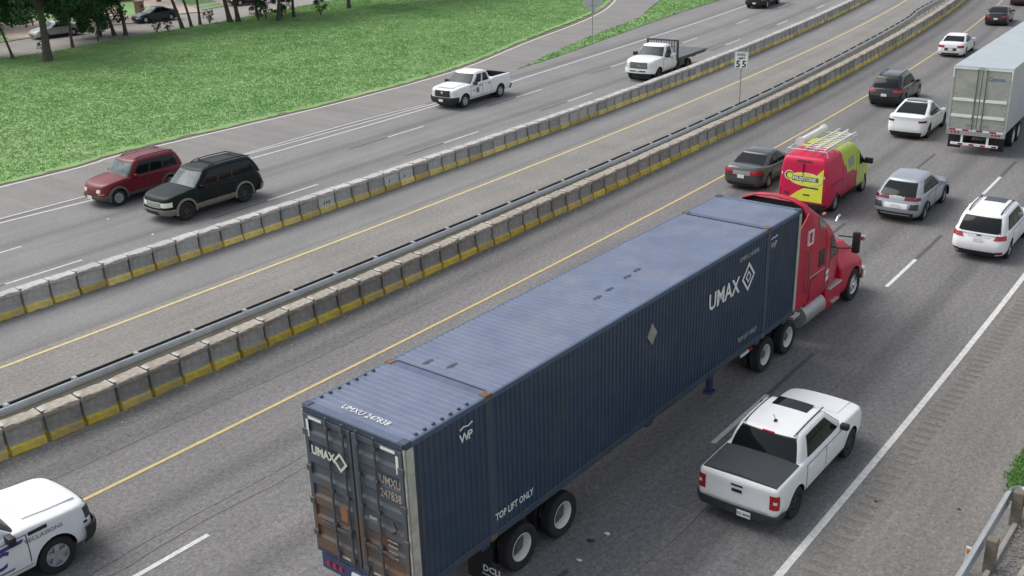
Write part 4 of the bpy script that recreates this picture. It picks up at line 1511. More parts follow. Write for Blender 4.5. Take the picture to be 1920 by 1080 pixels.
# small pickup with black bed cover
MAV = dict(L=5.07, W=1.86, H=1.745, wb=3.08, foh=.93, tr=.365, tw=.235, zb=.34, arch=1.13, rim='dark', mirm=BLACK, msz=.2,
           top=[(0, .95), (.2, 1.04), (.8, 1.1), (1.35, 1.14), (2.4, 1.15), (3.3, 1.16), (3.6, 1.16), (5.0, 1.15), (5.07, 1.14)], crown=.045,
           nose=[(0, .08), (.25, 0), (.5, .01), (.8, .04), (.94, .08), (1, .15)], tail=[(0, .04), (.3, .02), (.6, .03), (.92, .02), (1, .055)], pr=.985, pf=.96, rcr=.10, rcf=.28, bowr=.04,
           side=[(0, .92), (.12, .975), (.35, 1), (.7, 1), (.9, .985), (.97, .965), (1, .935)],
           cab=dict(z=1.06, f=(1.2, 1.98, 3.62, 3.92), roof=[(1.2, 1.66), (2.0, 1.71), (2.8, 1.72), (3.8, 1.67)], w=(.85, .66), win=[(.08, .45), (.49, .84)], rearq=(.1, .86), rcr=.13, rcf=.18, pr=.98),
           doors=[(1.35, 2.5), (2.52, 3.55)],
           front=cen('grille', .9, .5, .78, BLACK, .012) + sym('headlight', .95, .52, 1.8, .78, LAMP),
           rear=sym('tail_light', .9, .42, 1.85, .82, TAIL, .014) + [('rear_bumper', [(-2.05, .0), (2.05, .0), (2.05, .25), (-2.05, .25)], TRIM, .06)] + sym('reversing_light', 1.0, .58, 1.45, .66, LAMP, .02)
           + cen('tailgate_shut_line', .88, .27, .275, BLACK, .004) + cen('tailgate_handle', .16, .80, .85, BLACK, .012) + cen('emblem', .14, .62, .71, INK, .012))
root, body, gh, X = make_car('pickup_truck', 'white small pickup with black bed cover and sunroof in the right lane', 'pickup truck', MAV, WHITE, 19.8, 12.45)
top_patch(body, 'hood_panel', X(1.15), X(.3), -.70, .70, WHITE, root, off=.014, depth=.03)
top_patch(body, 'bed_cover', X(4.95), X(3.84), -.97, .97, mat('bed_cover_vinyl', (0.045, 0.052, 0.056), rough=.6, var=.1), root, off=.022, depth=.05)
top_patch(gh, 'sunroof', X(2.55), X(2.12), -.72, .72, GLASS, root, off=.01)
for sd_ in (1, -1):
    P = [tuple(gh.top(X(3.6) + (X(2.05) - X(3.6)) * i / 6, sd_ * 1.03) + Vector((0, 0, .004))) for i in range(7)]
    MB().tube(P, .014, 6).build('roof_seam', BLACK, root)
pt = gh.top(X(3.25), 0)
MB().box(pt.x - .05, pt.x + .04, -.03, .03, pt.z - .01, pt.z + .03, .01).tube([(pt.x, 0, pt.z + .02), (pt.x - .14, 0, pt.z + .22)], .008, 6).build('aerial', BLACK, root)
pt = gh.P(5, .90)
MB().box(pt.x - .02, pt.x + .03, -.14, .14, pt.z - .025, pt.z + .025, .008).build('brake_light', TAIL, root)
o = plate_text(root, body, .10, True, 'EX 4808', y=-.22, size=.085)
o.location = (-.055, 0, 0)

# ---------------- white flatbed truck coming the other way
F55 = dict(RAM)
F55.update(L=3.75, W=2.15, H=2.1, wb=2.9, foh=1.0, tr=.42, tw=.27, zb=.5, clad=False, rim='dark', msz=.34,
           top=[(0, 1.3), (.15, 1.36), (.8, 1.42), (1.5, 1.45), (2.6, 1.4), (3.75, 1.4)], crown=.07,
           cab=dict(RAM['cab'], z=1.38, f=(1.45, 2.05, 3.1, 3.25), w=(.97, .78), roof=[(1.3, 2.04), (2.3, 2.12), (3.0, 2.13), (3.3, 2.1)], win=[(.12, .84)], bowf=.12),
           doors=[(1.55, 2.95)],
           front=cen('grille', .88, .46, .92, mat('grille_dark', (.14, .15, .15), rough=.4, metal=.3), .016) + cen('grille_bar', .8, .62, .66, CHROME, .03) + cen('emblem', .16, .64, .74, CHROME, .034) + sym('headlight', .92, .5, 1.6, .82, LAMP)
           + [('front_bumper', [(-2.0, .14), (2.0, .14), (2.0, .44), (-2.0, .44)], WHITE, .09)] + cen('bumper_slot', .8, .22, .3, BLACK, .1) + [('air_dam', [(-1.8, .0), (1.8, .0), (1.8, .12), (-1.8, .12)], BLACK, .05)],
           rear=[])
del F55['bed']
root, body, gh, X = make_car('flatbed_truck', 'white flatbed truck with dark headboard coming toward the camera', 'truck', F55, WHITE, 61.8, -14.25, -1)
plate_text(root, body, .36, False, '').location = (.1, 0, 0)
DKBED = mat('dark_bed_steel', (0.07, 0.075, 0.075), rough=.55, metal=.2, var=.2)
BEDTOP = mat('flatbed_deck', (0.12, 0.132, 0.132), rough=.7, var=.18, vscale=3)
x1 = X(3.45)
hb = MB()
hb.box(x1 - .08, x1, -1.18, -1.1, .95, 2.3).box(x1 - .08, x1, 1.1, 1.18, .95, 2.3).box(x1 - .08, x1, -1.1, 1.1, 2.2, 2.3).box(x1 - .08, x1, -1.1, 1.1, .95, 1.05)
hb.build('headboard_frame', DKBED, root)
hb = MB()
for i in range(12):
    y = -1.05 + 2.1 * i / 11
    hb.box(x1 - .06, x1 - .03, y - .022, y + .022, 1.05, 2.2)
hb.build('headboard_mesh', DKBED, root)
MB().box(x1 - 4.3, x1 - .09, -1.18, 1.18, 1.02, 1.12, .01).build('deck', BEDTOP, root)
for y0_, y1_ in ((-1.2, -1.182), (1.182, 1.2)):
    MB().box(x1 - 4.3, x1 - .09, y0_, y1_, .92, 1.13).build('deck_edge', DKBED, root)
MB().box(x1 - 3.9, X(2.4), -.45, -.33, .72, .95).box(x1 - 3.9, X(2.4), .33, .45, .72, .95).build('chassis_rail', BLACK, root)
MB().box(x1 - 4.9, x1 - 4.31, -1.1, 1.1, .98, 1.05).prism([(x1 - 4.2, .6), (x1 - 3.7, .6), (x1 - 3.7, .95), (x1 - 4.2, .95)], 1, -.5, .5).build('tail_ramp', DKBED, root)
MB().box(x1 - 1.1, x1 - .3, -1.15, -.75, .55, .92, .02).box(x1 - 1.1, x1 - .3, .75, 1.15, .55, .92, .02).build('tool_box', DKBED, root)
for sd_ in (1, -1):
    add_wheel(root, 'dark', X(1.0 + 4.3), sd_ * .98, .42, .27)
    add_wheel(root, 'dark', X(1.0 + 4.3), sd_ * .68, .42, .24)

# dark pickup-like car at the top edge coming the other way
root, body, gh, X = make_car('dark_pickup', 'dark pickup only just showing at the top edge among oncoming traffic', 'pickup truck', RAM, paint('dark_blue', (0.035, 0.045, 0.055), .25), 102.0, -20.5, -1)
plate_text(root, body, .2, False, '').location = (.09, 0, 0)

# ---------------- red and yellow service van
VRED = paint('van_red', (0.62, 0.010, 0.07), 0, .4, .1)
VYEL = mat('van_yellow', (0.80, 0.82, 0.06), rough=.4, coat=.3, var=.04)
VLIME = mat('van_lime', (0.52, 0.62, 0.07), rough=.4, coat=.3, var=.05)


def van_wrap():
    """printed vinyl wrap: red rear sweeping into lime toward the front"""
    mt = VRED.copy()
    mt.name = 'van_wrap'
    t = mt.node_tree
    N, L = t.nodes, t.links
    b = N['Principled BSDF']
    src = b.inputs['Base Color'].links[0].from_socket
    tc = N.new('ShaderNodeTexCoord')
    sp = N.new('ShaderNodeSeparateXYZ')
    L.new(tc.outputs['Object'], sp.inputs[0])
    a = N.new('ShaderNodeMath')
    a.operation = 'MULTIPLY_ADD'
    L.new(sp.outputs['Z'], a.inputs[0])
    a.inputs[1].default_value = 1.5
    L.new(sp.outputs['X'], a.inputs[2])
    nz = N.new('ShaderNodeMath')
    nz.operation = 'SINE'
    q = N.new('ShaderNodeMath')
    q.operation = 'MULTIPLY'
    L.new(sp.outputs['Z'], q.inputs[0])
    q.inputs[1].default_value = 4.5
    L.new(q.outputs[0], nz.inputs[0])
    c = N.new('ShaderNodeMath')
    c.operation = 'MULTIPLY_ADD'
    L.new(nz.outputs[0], c.inputs[0])
    c.inputs[1].default_value = .3
    L.new(a.outputs[0], c.inputs[2])
    r = N.new('ShaderNodeMapRange')
    r.inputs['From Min'].default_value = 2.12
    r.inputs['From Max'].default_value = 2.16
    L.new(c.outputs[0], r.inputs['Value'])
    rx = N.new('ShaderNodeMapRange')       # the rear end stays red up to the corner
    rx.inputs['From Min'].default_value = -2.45
    rx.inputs['From Max'].default_value = -2.4
    L.new(sp.outputs['X'], rx.inputs['Value'])
    f = N.new('ShaderNodeMath')
    f.operation = 'MULTIPLY'
    L.new(r.outputs[0], f.inputs[0])
    L.new(rx.outputs[0], f.inputs[1])
    mx = N.new('ShaderNodeMix')
    mx.data_type = 'RGBA'
    L.new(f.outputs[0], mx.inputs['Factor'])
    L.new(src, mx.inputs['A'])
    mx.inputs['B'].default_value = (0.52, 0.62, 0.07, 1)
    L.new(mx.outputs['Result'], b.inputs['Base Color'])
    return mt


van = place('service_van', 40.75, 5.1)
tag(van, 'red and yellow lettered service van with ladders on its roof rack', 'van')
VL, VW, VH = 5.5, 2.0, 2.42
_OUT[0] = Vector((0, 0, 1.2))
_OUT[1] = VL / 2 - 1.0
vb_ = Shell([(0, VL / 2 - .08), (.2, VL / 2), (.36, VL / 2 - .05), (.45, VL / 2 - .35), (.54, VL / 2 - .75), (.90, VL / 2 - 1.75), (.96, VL / 2 - 1.95), (1, VL / 2 - 2.15)],
            [(0, -VL / 2 + .06), (.2, -VL / 2), (.5, -VL / 2 + .02), (.92, -VL / 2 + .08), (.97, -VL / 2 + .13), (1, -VL / 2 + .25)],
            [(0, .94), (.1, 1.0), (.45, 1.0), (.75, .955), (.91, .90), (.97, .85), (1, .74)],
            [(-9, .33), (9, .33)], [(-3, 2.36), (-1, 2.42), (.8, 2.4), (3, 2.25)], rcf=.35, rcr=.12, bowf=.2, bowr=.03, crown=.03,
            plan=[(-VL / 2, .97), (-1.5, 1), (1.4, 1), (VL / 2, .88)])
me = vb_.mesh('body', qs=[0, .05, .12, .2, .28, .36, .42, .48, .55, .63, .71, .79, .86, .91, .95, .98, 1.0], side_n=24)
me.materials.append(van_wrap())
me.materials.append(BLACK)
ct = MB()
vxa = (VL / 2 - .95, VL / 2 - .95 - 3.3)
for x in vxa:
    for sd_ in (-1, 1):
        n = 24
        V = [(x + .40 * math.cos(6.28319 * k / n), y, .37 + .40 * math.sin(6.28319 * k / n)) for y in (sd_ * .66, sd_ * 1.2) for k in range(n)]
        ct.add(V, [tuple(range(n)), tuple(range(2 * n - 1, n - 1, -1))] + [(k, (k + 1) % n, n + (k + 1) % n, n + k) for k in range(n)])
bm_ = cut(me, ct)
bm_.shade_smooth()
bm_.set_sharp_from_angle(angle=R(38))
obj('body', bm_, None, van)
for x in vxa:
    for sd_ in (-1, 1):
        add_wheel(van, 'steel', x, sd_ * .87, .35, .22)
shell_patch(vb_, 'windscreen', [(-1.4, .50), (1.4, .50), (1.3, .87), (-1.3, .87)], GLASS_SHEEN, van, n=10, k=6)
for sd_ in (1, -1):
    side_patch(vb_, 'door_shut_line', [(.72, .5), (1.75, .5), (1.75, 1.28), (.72, 1.28)], sd_, VLIME, van, off=.003)
    side_patch(vb_, 'cab_window', [(.95, 1.36), (1.85, 1.36), (1.35, 2.0), (1.0, 2.05)], sd_, GLASS, van, off=.012)
    mirror(van, 1.62, .98, 1.3, sd_, BLACK, .34)
    # wavy yellow and grey graphics on the side
    side_patch(vb_, 'side_graphic', [(-.5, 1.35), (.35, 1.35), (.45, 2.05), (-.7, 1.95)], sd_, VLIME, van, off=.007)
    side_patch(vb_, 'side_graphic', [(-.3, 1.5), (.25, 1.55), (.3, 1.95), (-.45, 1.9)], sd_, mat('graphic_grey', (.3, .34, .3), rough=.5), van, off=.012)
    for k in range(4):
        side_patch(vb_, 'side_stripe', [(-2.1 + k * .1, .62 + k * .13), (-.5, .72 + k * .16), (-.45, .77 + k * .16), (-2.1 + k * .1, .66 + k * .13)], sd_, mat('graphic_pink', (.5, .1, .2), rough=.5), van, off=.006, k=1)
    side_patch(vb_, 'sill', [(-1.35, .34), (1.3, .34), (1.3, .50), (-1.35, .50)], sd_, BLACK, van, off=.012)
# rear doors
xr_ = -VL / 2
for sd_ in (1, -1):
    rd = shell_patch(vb_, 'rear_door', [(.0 if sd_ > 0 else -.99, .12), (.99 if sd_ > 0 else 0.0, .12), (.97 if sd_ > 0 else 0.0, .86), (.0 if sd_ > 0 else -.97, .86)], VRED, van, rear=True, off=.006)
    shell_patch(vb_, 'tail_light', [(sd_ * 1.15, .16), (sd_ * 1.5, .16), (sd_ * 1.5, .36), (sd_ * 1.15, .36)], TAIL, van, rear=True, off=.012)
    shell_patch(vb_, 'hinge', [(sd_ * 1.02, .62), (sd_ * 1.2, .62), (sd_ * 1.2, .67), (sd_ * 1.02, .67)], WHITE, van, rear=True, off=.02, n=2, k=1)
MB().box(xr_ - .004, xr_ + .06, -.008, .008, .62, 2.12).build('door_seam', BLACK, van)
for sd_ in (1, -1):
    for xs_ in (-.95, .62):
        side_patch(vb_, 'panel_seam', [(xs_, .55), (xs_ + .016, .55), (xs_ + .016, 2.0), (xs_, 2.0)], sd_, TRIM, van, n=1, k=8, off=.005)
    side_patch(vb_, 'slide_rail', [(-2.2, 1.22), (-.95, 1.22), (-.95, 1.25), (-2.2, 1.25)], sd_, TRIM, van, n=6, k=1, off=.012)
shell_patch(vb_, 'rear_bumper', [(-1.8, .0), (1.8, .0), (1.8, .1), (-1.8, .1)], BLACK, van, rear=True, n=10, off=.05, depth=.06)
shell_patch(vb_, 'brake_light', [(-.4, .90), (.4, .90), (.4, .94), (-.4, .94)], TAILDK, van, rear=True, off=.014)


def rear_pt(y, z, off=0.0):
    q = vb_.q_z(xr_ + .05, z)
    return Vector((vb_.P(5, q).x - .012 - off, y, z))


def rear_poly(name, pts, m_, off, parent=van):
    """flat shape on the rear doors; pts in (picture-right, up)"""
    V = [rear_pt(-a, b, off) for a, b in pts] + [rear_pt(-a, b, off - .01) for a, b in pts]
    n = len(pts)
    F = [tuple(range(n)), tuple(range(2 * n - 1, n - 1, -1))] + [(i, n + i, n + (i + 1) % n, (i + 1) % n) for i in range(n)]
    me = MB().add(V, F).mesh(name)
    return obj(name, me, m_, parent)


def ell(cx, cy, a, b, n=28):
    return [(cx + a * math.cos(6.28319 * k / n), cy + b * math.sin(6.28319 * k / n)) for k in range(n)]


rear_poly('yellow_panel', [(-.62, .62), (.84, .62), (.82, 1.98), (.62, 1.78), (.30, 1.30), (-.18, .98)], VYEL, .004)
rear_poly('logo_oval', ell(.12, 1.50, .68, .27), mat('logo_pale', (.7, .72, .5), rough=.5), .008)
rear_poly('logo_oval', ell(.12, 1.50, .64, .235), VYEL, .011)
rear_poly('logo_disc', ell(-.56, 1.60, .19, .19, 20), mat('logo_pale', (.7, .72, .5), rough=.5), .008)
rear_poly('logo_disc', ell(-.55, 1.60, .15, .15, 20), INK, .011)
rear_poly('logo_disc', ell(-.53, 1.59, .115, .115, 20), VYEL, .014)
rear_poly('logo_banner', [(-.42, 1.41), (.66, 1.43), (.64, 1.61), (-.42, 1.61)], mat('logo_green', (.1, .17, .1), rough=.5), .015)
pz = rear_pt(0, 1.46, .02)
text('logo_lettering', 'MILESTONE', .185, PLATE, van, (pz.x, .40, 1.455), (0, -1, 0), (0, 0, 1), bold=.006, wid=.98)
for a, b, w_, h_ in ((.35, 1.16, .62, .05), (.2, .86, .26, .05), (-.62, .86, .2, .05), (.05, 1.34, .5, .025)):
    rear_poly('small_print', [(a - w_ / 2, b), (a + w_ / 2, b), (a + w_ / 2, b + h_), (a - w_ / 2, b + h_)], INK, .01)
# roof rack, ladders, pipe
WRACK = mat('white_rack', (.66, .67, .66), rough=.5, var=.1)
rk = MB()
for y in (-.78, .78):
    rk.tube([(-2.55, y, 2.6), (1.0, y, 2.6)], .025, 6)
for x in (-2.45, -1.4, -.3, .8):
    rk.tube([(x, -.85, 2.38), (x, -.78, 2.6), (x, .78, 2.6), (x, .85, 2.38)], .022, 6)
rk.build('roof_rack', WRACK, van)
tb = empty('conduit_carrier', van.location, van.rotation_euler.z)
tag(tb, 'fat white pipe carrier on the left of the red and yellow van roof', 'pipe')
MB().tube([(-1.95, .5, 2.77), (.55, .5, 2.77)], .14, 16).build('tube', mat('white_pipe', (.72, .70, .66), rough=.45, var=.08), tb, smooth=50)
MB().tube([(.55, .5, 2.79), (.62, .5, 2.79)], .18, 16).tube([(-2.02, .5, 2.79), (-1.95, .5, 2.79)], .18, 16).build('end_cap', WRACK, tb, smooth=50)
for k, (y, z, nm) in enumerate(((-.12, 2.68, 'left'), (-.55, 2.68, 'right'))):
    ld = empty('ladder', van.location, van.rotation_euler.z)
    tag(ld, 'pale extension ladder on the red and yellow van roof, the one on the ' + nm, 'ladder', 'ladders on the van roof')
    for sy in (-.17, .17):
        MB().box(-2.5, 1.0 + .3 * (1 - k), y + sy - .02, y + sy + .02, z - .035, z + .035).build('rail', mat('ladder_alu', (.72, .70, .67), rough=.5, metal=.1, var=.1), ld)
    for i in range(11):
        x = -2.35 + i * .3
        MB().tube([(x, y - .15, z), (x, y + .15, z)], .02, 6).build('rung', mat('ladder_alu', (.72, .70, .67), rough=.5, metal=.1, var=.1), ld)

# ------------------------------------------------------------------ container lorry: container, chassis and tractor are three things
A_, B_ = Vector(RT(10.52, 8.44)), Vector(RT(26.3, 8.64))
DIRC = (B_ - A_).normalized()
RZC = math.atan2(DIRC.y, DIRC.x)
CL, CW, CZ0, CZ1 = 15.6, 1.275, 1.22, 4.32
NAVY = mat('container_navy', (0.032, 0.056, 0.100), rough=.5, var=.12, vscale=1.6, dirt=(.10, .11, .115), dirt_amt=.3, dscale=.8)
NAVYROOF = mat('container_roof_sheen', (0.13, 0.162, 0.245), rough=.5, var=.14, vscale=1.2, dirt=(.3, .3, .29), dirt_amt=.35, dscale=.9)  # container blue lightened to paint in the sky's reflection on the roof
FRAME = mat('container_frame', (0.045, 0.068, 0.10), rough=.55, var=.2, vscale=3, dirt=(.10, .085, .07), dirt_amt=.25, dscale=2)
CREAM = mat('cream_post', (0.50, 0.49, 0.42), rough=.6, var=.12, vscale=4, dirt=(.2, .12, .07), dirt_amt=.6, dscale=3)
RUSTY = mat('rusty_casting', (0.17, 0.105, 0.065), rough=.85, var=.45, vscale=9)
STEELBAR = mat('locking_bar_steel', (0.10, 0.115, 0.13), rough=.5, metal=.3, var=.25, vscale=6, dirt=(.18, .09, .045), dirt_amt=.5, dscale=5)


def rust_door():
    mt = bpy.data.materials.new('rusty_door')
    mt.use_nodes = True
    t = mt.node_tree
    N, L = t.nodes, t.links
    b = N['Principled BSDF']
    b.inputs['Roughness'].default_value = .65
    tc = N.new('ShaderNodeTexCoord')
    sp = N.new('ShaderNodeSeparateXYZ')
    L.new(tc.outputs['Object'], sp.inputs[0])
    mp = N.new('ShaderNodeMapping')
    mp.inputs['Scale'].default_value = (1, 1.4, .7)
    L.new(tc.outputs['Object'], mp.inputs['Vector'])
    n = N.new('ShaderNodeTexNoise')
    n.inputs['Scale'].default_value = 1.5
    n.inputs['Detail'].default_value = 9
    n.inputs['Roughness'].default_value = .72
    L.new(mp.outputs[0], n.inputs['Vector'])
    zr = N.new('ShaderNodeMapRange')       # rust has eaten the lower two thirds of the leaves
    zr.inputs['From Min'].default_value = 3.5
    zr.inputs['From Max'].default_value = 2.4
    zr.inputs['To Min'].default_value = -.25
    zr.inputs['To Max'].default_value = .09
    L.new(sp.outputs['Z'], zr.inputs['Value'])
    ad = N.new('ShaderNodeMath')
    L.new(n.outputs['Fac'], ad.inputs[0])
    L.new(zr.outputs[0], ad.inputs[1])
    rp = N.new('ShaderNodeValToRGB')
    e = rp.color_ramp.elements
    e[0].position, e[0].color = .46, (0.085, 0.10, 0.12, 1)
    e[1].position, e[1].color = .74, (0.15, 0.078, 0.048, 1)
    k = e.new(.55)
    k.color = (0.10, 0.092, 0.088, 1)
    k = e.new(.62)
    k.color = (0.14, 0.09, 0.062, 1)
    L.new(ad.outputs[0], rp.inputs[0])
    L.new(rp.outputs[0], b.inputs['Base Color'])
    return mt


RUSTDOOR = rust_door()
con = empty('shipping_container', A_, RZC)
tag(con, 'long dark blue corrugated shipping container with rusty rear doors on the lorry', 'container')


def corr(x0, x1, pitch, depth):
    """trapezoid corrugation: list of (x, inset)"""
    out = []
    n = max(1, round((x1 - x0) / pitch))
    p_ = (x1 - x0) / n
    for i in range(n):
        b = x0 + i * p_
        out += [(b, 0), (b + p_ * .38, 0), (b + p_ * .5, depth), (b + p_ * .88, depth)]
    out.append((x1, 0))
    return out


POSTX = [(0.0, .16), (2.1, 2.28), (13.55, 13.73), (CL - .16, CL)]
for sd_ in (1, -1):
    for i in range(3):
        x0, x1 = POSTX[i][1], POSTX[i + 1][0]
        pr_ = corr(x0 - .0, x1, .145, .026)
        V, F = [], []
        for x, d in pr_:
            for yy in (CW - .012 - d, CW - .06 - d * .2):
                V += [(x, sd_ * yy, CZ0 + .14), (x, sd_ * yy, CZ1 - .10)]
        for k in range(len(pr_) - 1):
            a = 4 * k
            F.append((a, a + 1, a + 5, a + 4))
            F.append((a + 2, a + 6, a + 7, a + 3))
        MB().add(V, F).build('side_panel', NAVY, con)
    for k, (x0, x1) in enumerate(POSTX):
        MB().box(x0, x1, min(sd_ * CW, sd_ * (CW - .12)), max(sd_ * CW, sd_ * (CW - .12)), CZ0, CZ1 - .02, .006).build('corner_post' if k in (0, 3) else 'intermediate_post', FRAME, con)
    MB().box(.0, CL, min(sd_ * (CW + .002), sd_ * (CW - .07)), max(sd_ * (CW + .002), sd_ * (CW - .07)), CZ1 - .12, CZ1 - .015, .012).build('top_rail', mat('rail_blue', (0.07, 0.105, 0.17), rough=.5, var=.15), con)
    MB().box(.0, CL, min(sd_ * (CW + .002), sd_ * (CW - .07)), max(sd_ * (CW + .002), sd_ * (CW - .07)), CZ0, CZ0 + .16, .01).build('bottom_rail', FRAME, con)
    for k, (x0, x1) in enumerate(POSTX):
        for z0, z1 in ((CZ1 - .11, CZ1 + .012), (CZ0 - .012, CZ0 + .11)):
            MB().box(x0 - .004, x1 + .004, min(sd_ * (CW + .006), sd_ * (CW - .17)), max(sd_ * (CW + .006), sd_ * (CW - .17)), z0, z1, .012).build('corner_casting', RUSTY if 0 < k < 3 else FRAME, con)
    # roof hooks
    for i in range(7):
        x = .35 + i * .22
        MB().box(x, x + .06, min(sd_ * (CW - .12), sd_ * (CW - .08)), max(sd_ * (CW - .12), sd_ * (CW - .08)), CZ1 - .02, CZ1 + .02).build('roof_lug', FRAME, con)
# roof: transverse corrugations in three bays
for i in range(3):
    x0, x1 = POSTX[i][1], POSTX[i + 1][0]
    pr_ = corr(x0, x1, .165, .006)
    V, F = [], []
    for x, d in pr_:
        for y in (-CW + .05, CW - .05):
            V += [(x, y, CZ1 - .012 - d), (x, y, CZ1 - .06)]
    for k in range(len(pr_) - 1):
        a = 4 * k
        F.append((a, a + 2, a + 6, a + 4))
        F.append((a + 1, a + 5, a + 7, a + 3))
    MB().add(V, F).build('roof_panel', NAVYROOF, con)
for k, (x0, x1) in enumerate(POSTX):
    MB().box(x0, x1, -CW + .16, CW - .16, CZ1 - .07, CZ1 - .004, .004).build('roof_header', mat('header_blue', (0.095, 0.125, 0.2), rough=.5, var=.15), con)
for xx in (2.305, 13.525):
    MB().box(xx - .012, xx + .012, -CW + .16, CW - .16, CZ1 - .06, CZ1 + .006).build('roof_seam', FRAME, con)
for x, y in ((7.2, -.25), (7.75, -.2), (8.65, -.1), (9.15, -.05), (2.6, .6), (2.75, .1)):       # dents in the roof sheet patched with dark tar
    MB().prism([(x + .12 * math.cos(a) * 1.3, y + .05 * math.sin(a)) for a in np.linspace(0, 6.28, 9)[:-1]], 2, CZ1 - .03, CZ1 - .006).build('roof_patch', FRAME, con)
MB().box(.1, CL - .1, -CW + .08, CW - .08, CZ0 + .02, CZ0 + .1).build('floor', BLACK, con)
MB().box(CL - .05, CL - .01, -CW + .1, CW - .1, CZ0 + .12, CZ1 - .1).build('front_wall', NAVY, con)
MB().box(CL - .14, CL + .006, -CW - .012, -CW + .01, CZ0 + .12, CZ1 - .12, .004).build('front_post_cover', CREAM, con)
MB().box(.01, .19, -CW - .012, -CW + .01, CZ0 + .12, CZ1 - .12, .004).build('rear_post_cover', CREAM, con)
MB().box(-.03, .0, CW - .03, CW + .006, CZ0 + .1, CZ1 - .1, .004).build('door_edge_strip', CREAM, con)
MB().box(-.03, .0, -CW - .006, -CW + .03, CZ0 + .1, CZ1 - .1, .004).build('door_edge_strip', CREAM, con)
MB().box(-.03, .05, -CW + .03, CW - .03, CZ1 - .13, CZ1 - .008, .008).build('door_header', FRAME, con)
MB().box(-.03, .05, -CW + .03, CW - .03, CZ0, CZ0 + .10, .008).build('door_sill', FRAME, con)
# two door leaves, each with a frame, pressed horizontal panels and two locking bars
for sd_ in (1, -1):
    y0, y1 = (.02, CW - .045) if sd_ > 0 else (-CW + .045, -.02)
    z0, z1 = CZ0 + .115, CZ1 - .145
    leaf = MB()
    leaf.box(-.05, .03, y0, y0 + .09, z0, z1, .006).box(-.05, .03, y1 - .09, y1, z0, z1, .006).box(-.05, .03, y0 + .09, y1 - .09, z0, z0 + .09).box(-.05, .03, y0 + .09, y1 - .09, z1 - .09, z1)
    d_ = leaf.build('door', RUSTDOOR, con)
    d_['label'] = 'rusty left door leaf' if sd_ > 0 else 'rusty right door leaf'
    pr_ = corr(z0 + .085, z1 - .085, .44, .042)
    V, F = [], []
    for z, dd in pr_:
        for x in (-.046 + dd, .02):
            V += [(x, y0 + .085, z), (x, y1 - .085, z)]
    for k in range(len(pr_) - 1):
        a = 4 * k
        F.append((a, a + 1, a + 5, a + 4))
        F.append((a + 2, a + 6, a + 7, a + 3))
    MB().add(V, F).build('pressed_panel', RUSTDOOR, d_)
    for yb_ in ((.58, .17) if sd_ > 0 else (-.19, -.61)):
        lb = MB().tube([(-.085, yb_, CZ0 + .03), (-.085, yb_, CZ1 - .04)], .021, 8)
        for z in (z0 + .12, z0 + .75, z0 + 1.45, z0 + 2.1, z1 - .12):
            lb.box(-.11, -.045, yb_ - .045, yb_ + .045, z - .035, z + .035)
        lb.build('locking_bar', STEELBAR, d_)
        MB().box(-.12, -.095, min(yb_, yb_ + sd_ * .36), max(yb_, yb_ + sd_ * .36), CZ0 + .78, CZ0 + .82).box(-.125, -.09, yb_ - .03, yb_ + .03, CZ0 + .74, CZ0 + .86).build('handle', STEELBAR, d_)
    for z in (z0 + .25, z0 + .95, z0 + 1.65, z0 + 2.4):
        ye = y1 if sd_ > 0 else y0
        MB().box(-.07, -.02, min(ye - sd_ * .1, ye + sd_ * .03), max(ye - sd_ * .1, ye + sd_ * .03), z, z + .13, .008).build('hinge', STEELBAR, d_)
    # pale reflective strips at the top corner of the leaf
    MB().box(-.056, -.05, min(sd_ * .74, sd_ * 1.08), max(sd_ * .74, sd_ * 1.08), z1 - .075, z1 - .02).build('reflective_strip', PLATE, d_)
    MB().box(-.056, -.05, min(sd_ * 1.09, sd_ * 1.15), max(sd_ * 1.09, sd_ * 1.15), z1 - .45, z1 - .1).build('reflective_strip', PLATE, d_)
    MB().box(-.056, -.05, min(sd_ * .3, sd_ * .52), max(sd_ * .3, sd_ * .52), z0 + .02, z0 + .065).build('reflective_strip', mat('faded_strip', (.42, .40, .36), rough=.6, var=.3, vscale=8), d_)
BACK = (0, -1, 0)
UP = (0, 0, 1)
text('lettering', 'UMAX', .235, mat('cream_lettering', (.66, .65, .55), rough=.6, var=.12, vscale=9), con, (-.115, 1.0, 3.45), BACK, UP, bold=.008, wid=.9)


def diamond(o, right, up, a, w_, m_, parent, ext=.006):
    """square ring standing on its corner"""
    r_, u_ = Vector(right), Vector(up)
    n_ = r_.cross(u_)
    og = Vector(o)
    V, F = [], []
    for z in (0, ext):
        for rad in (a, a - w_):
            for k in range(4):
                an = math.pi / 2 * k
                V.append(og + r_ * (rad * math.cos(an) * .9) + u_ * (rad * math.sin(an)) + n_ * z)
    for k in range(4):
        k2 = (k + 1) % 4
        F += [(8 + k, 8 + k2, 12 + k2, 12 + k), (k, 4 + k, 4 + k2, k2), (k, k2, 8 + k2, 8 + k), (4 + k, 12 + k, 12 + k2, 4 + k2)]
    return MB().add(V, F).build('logo_ring', m_, parent)


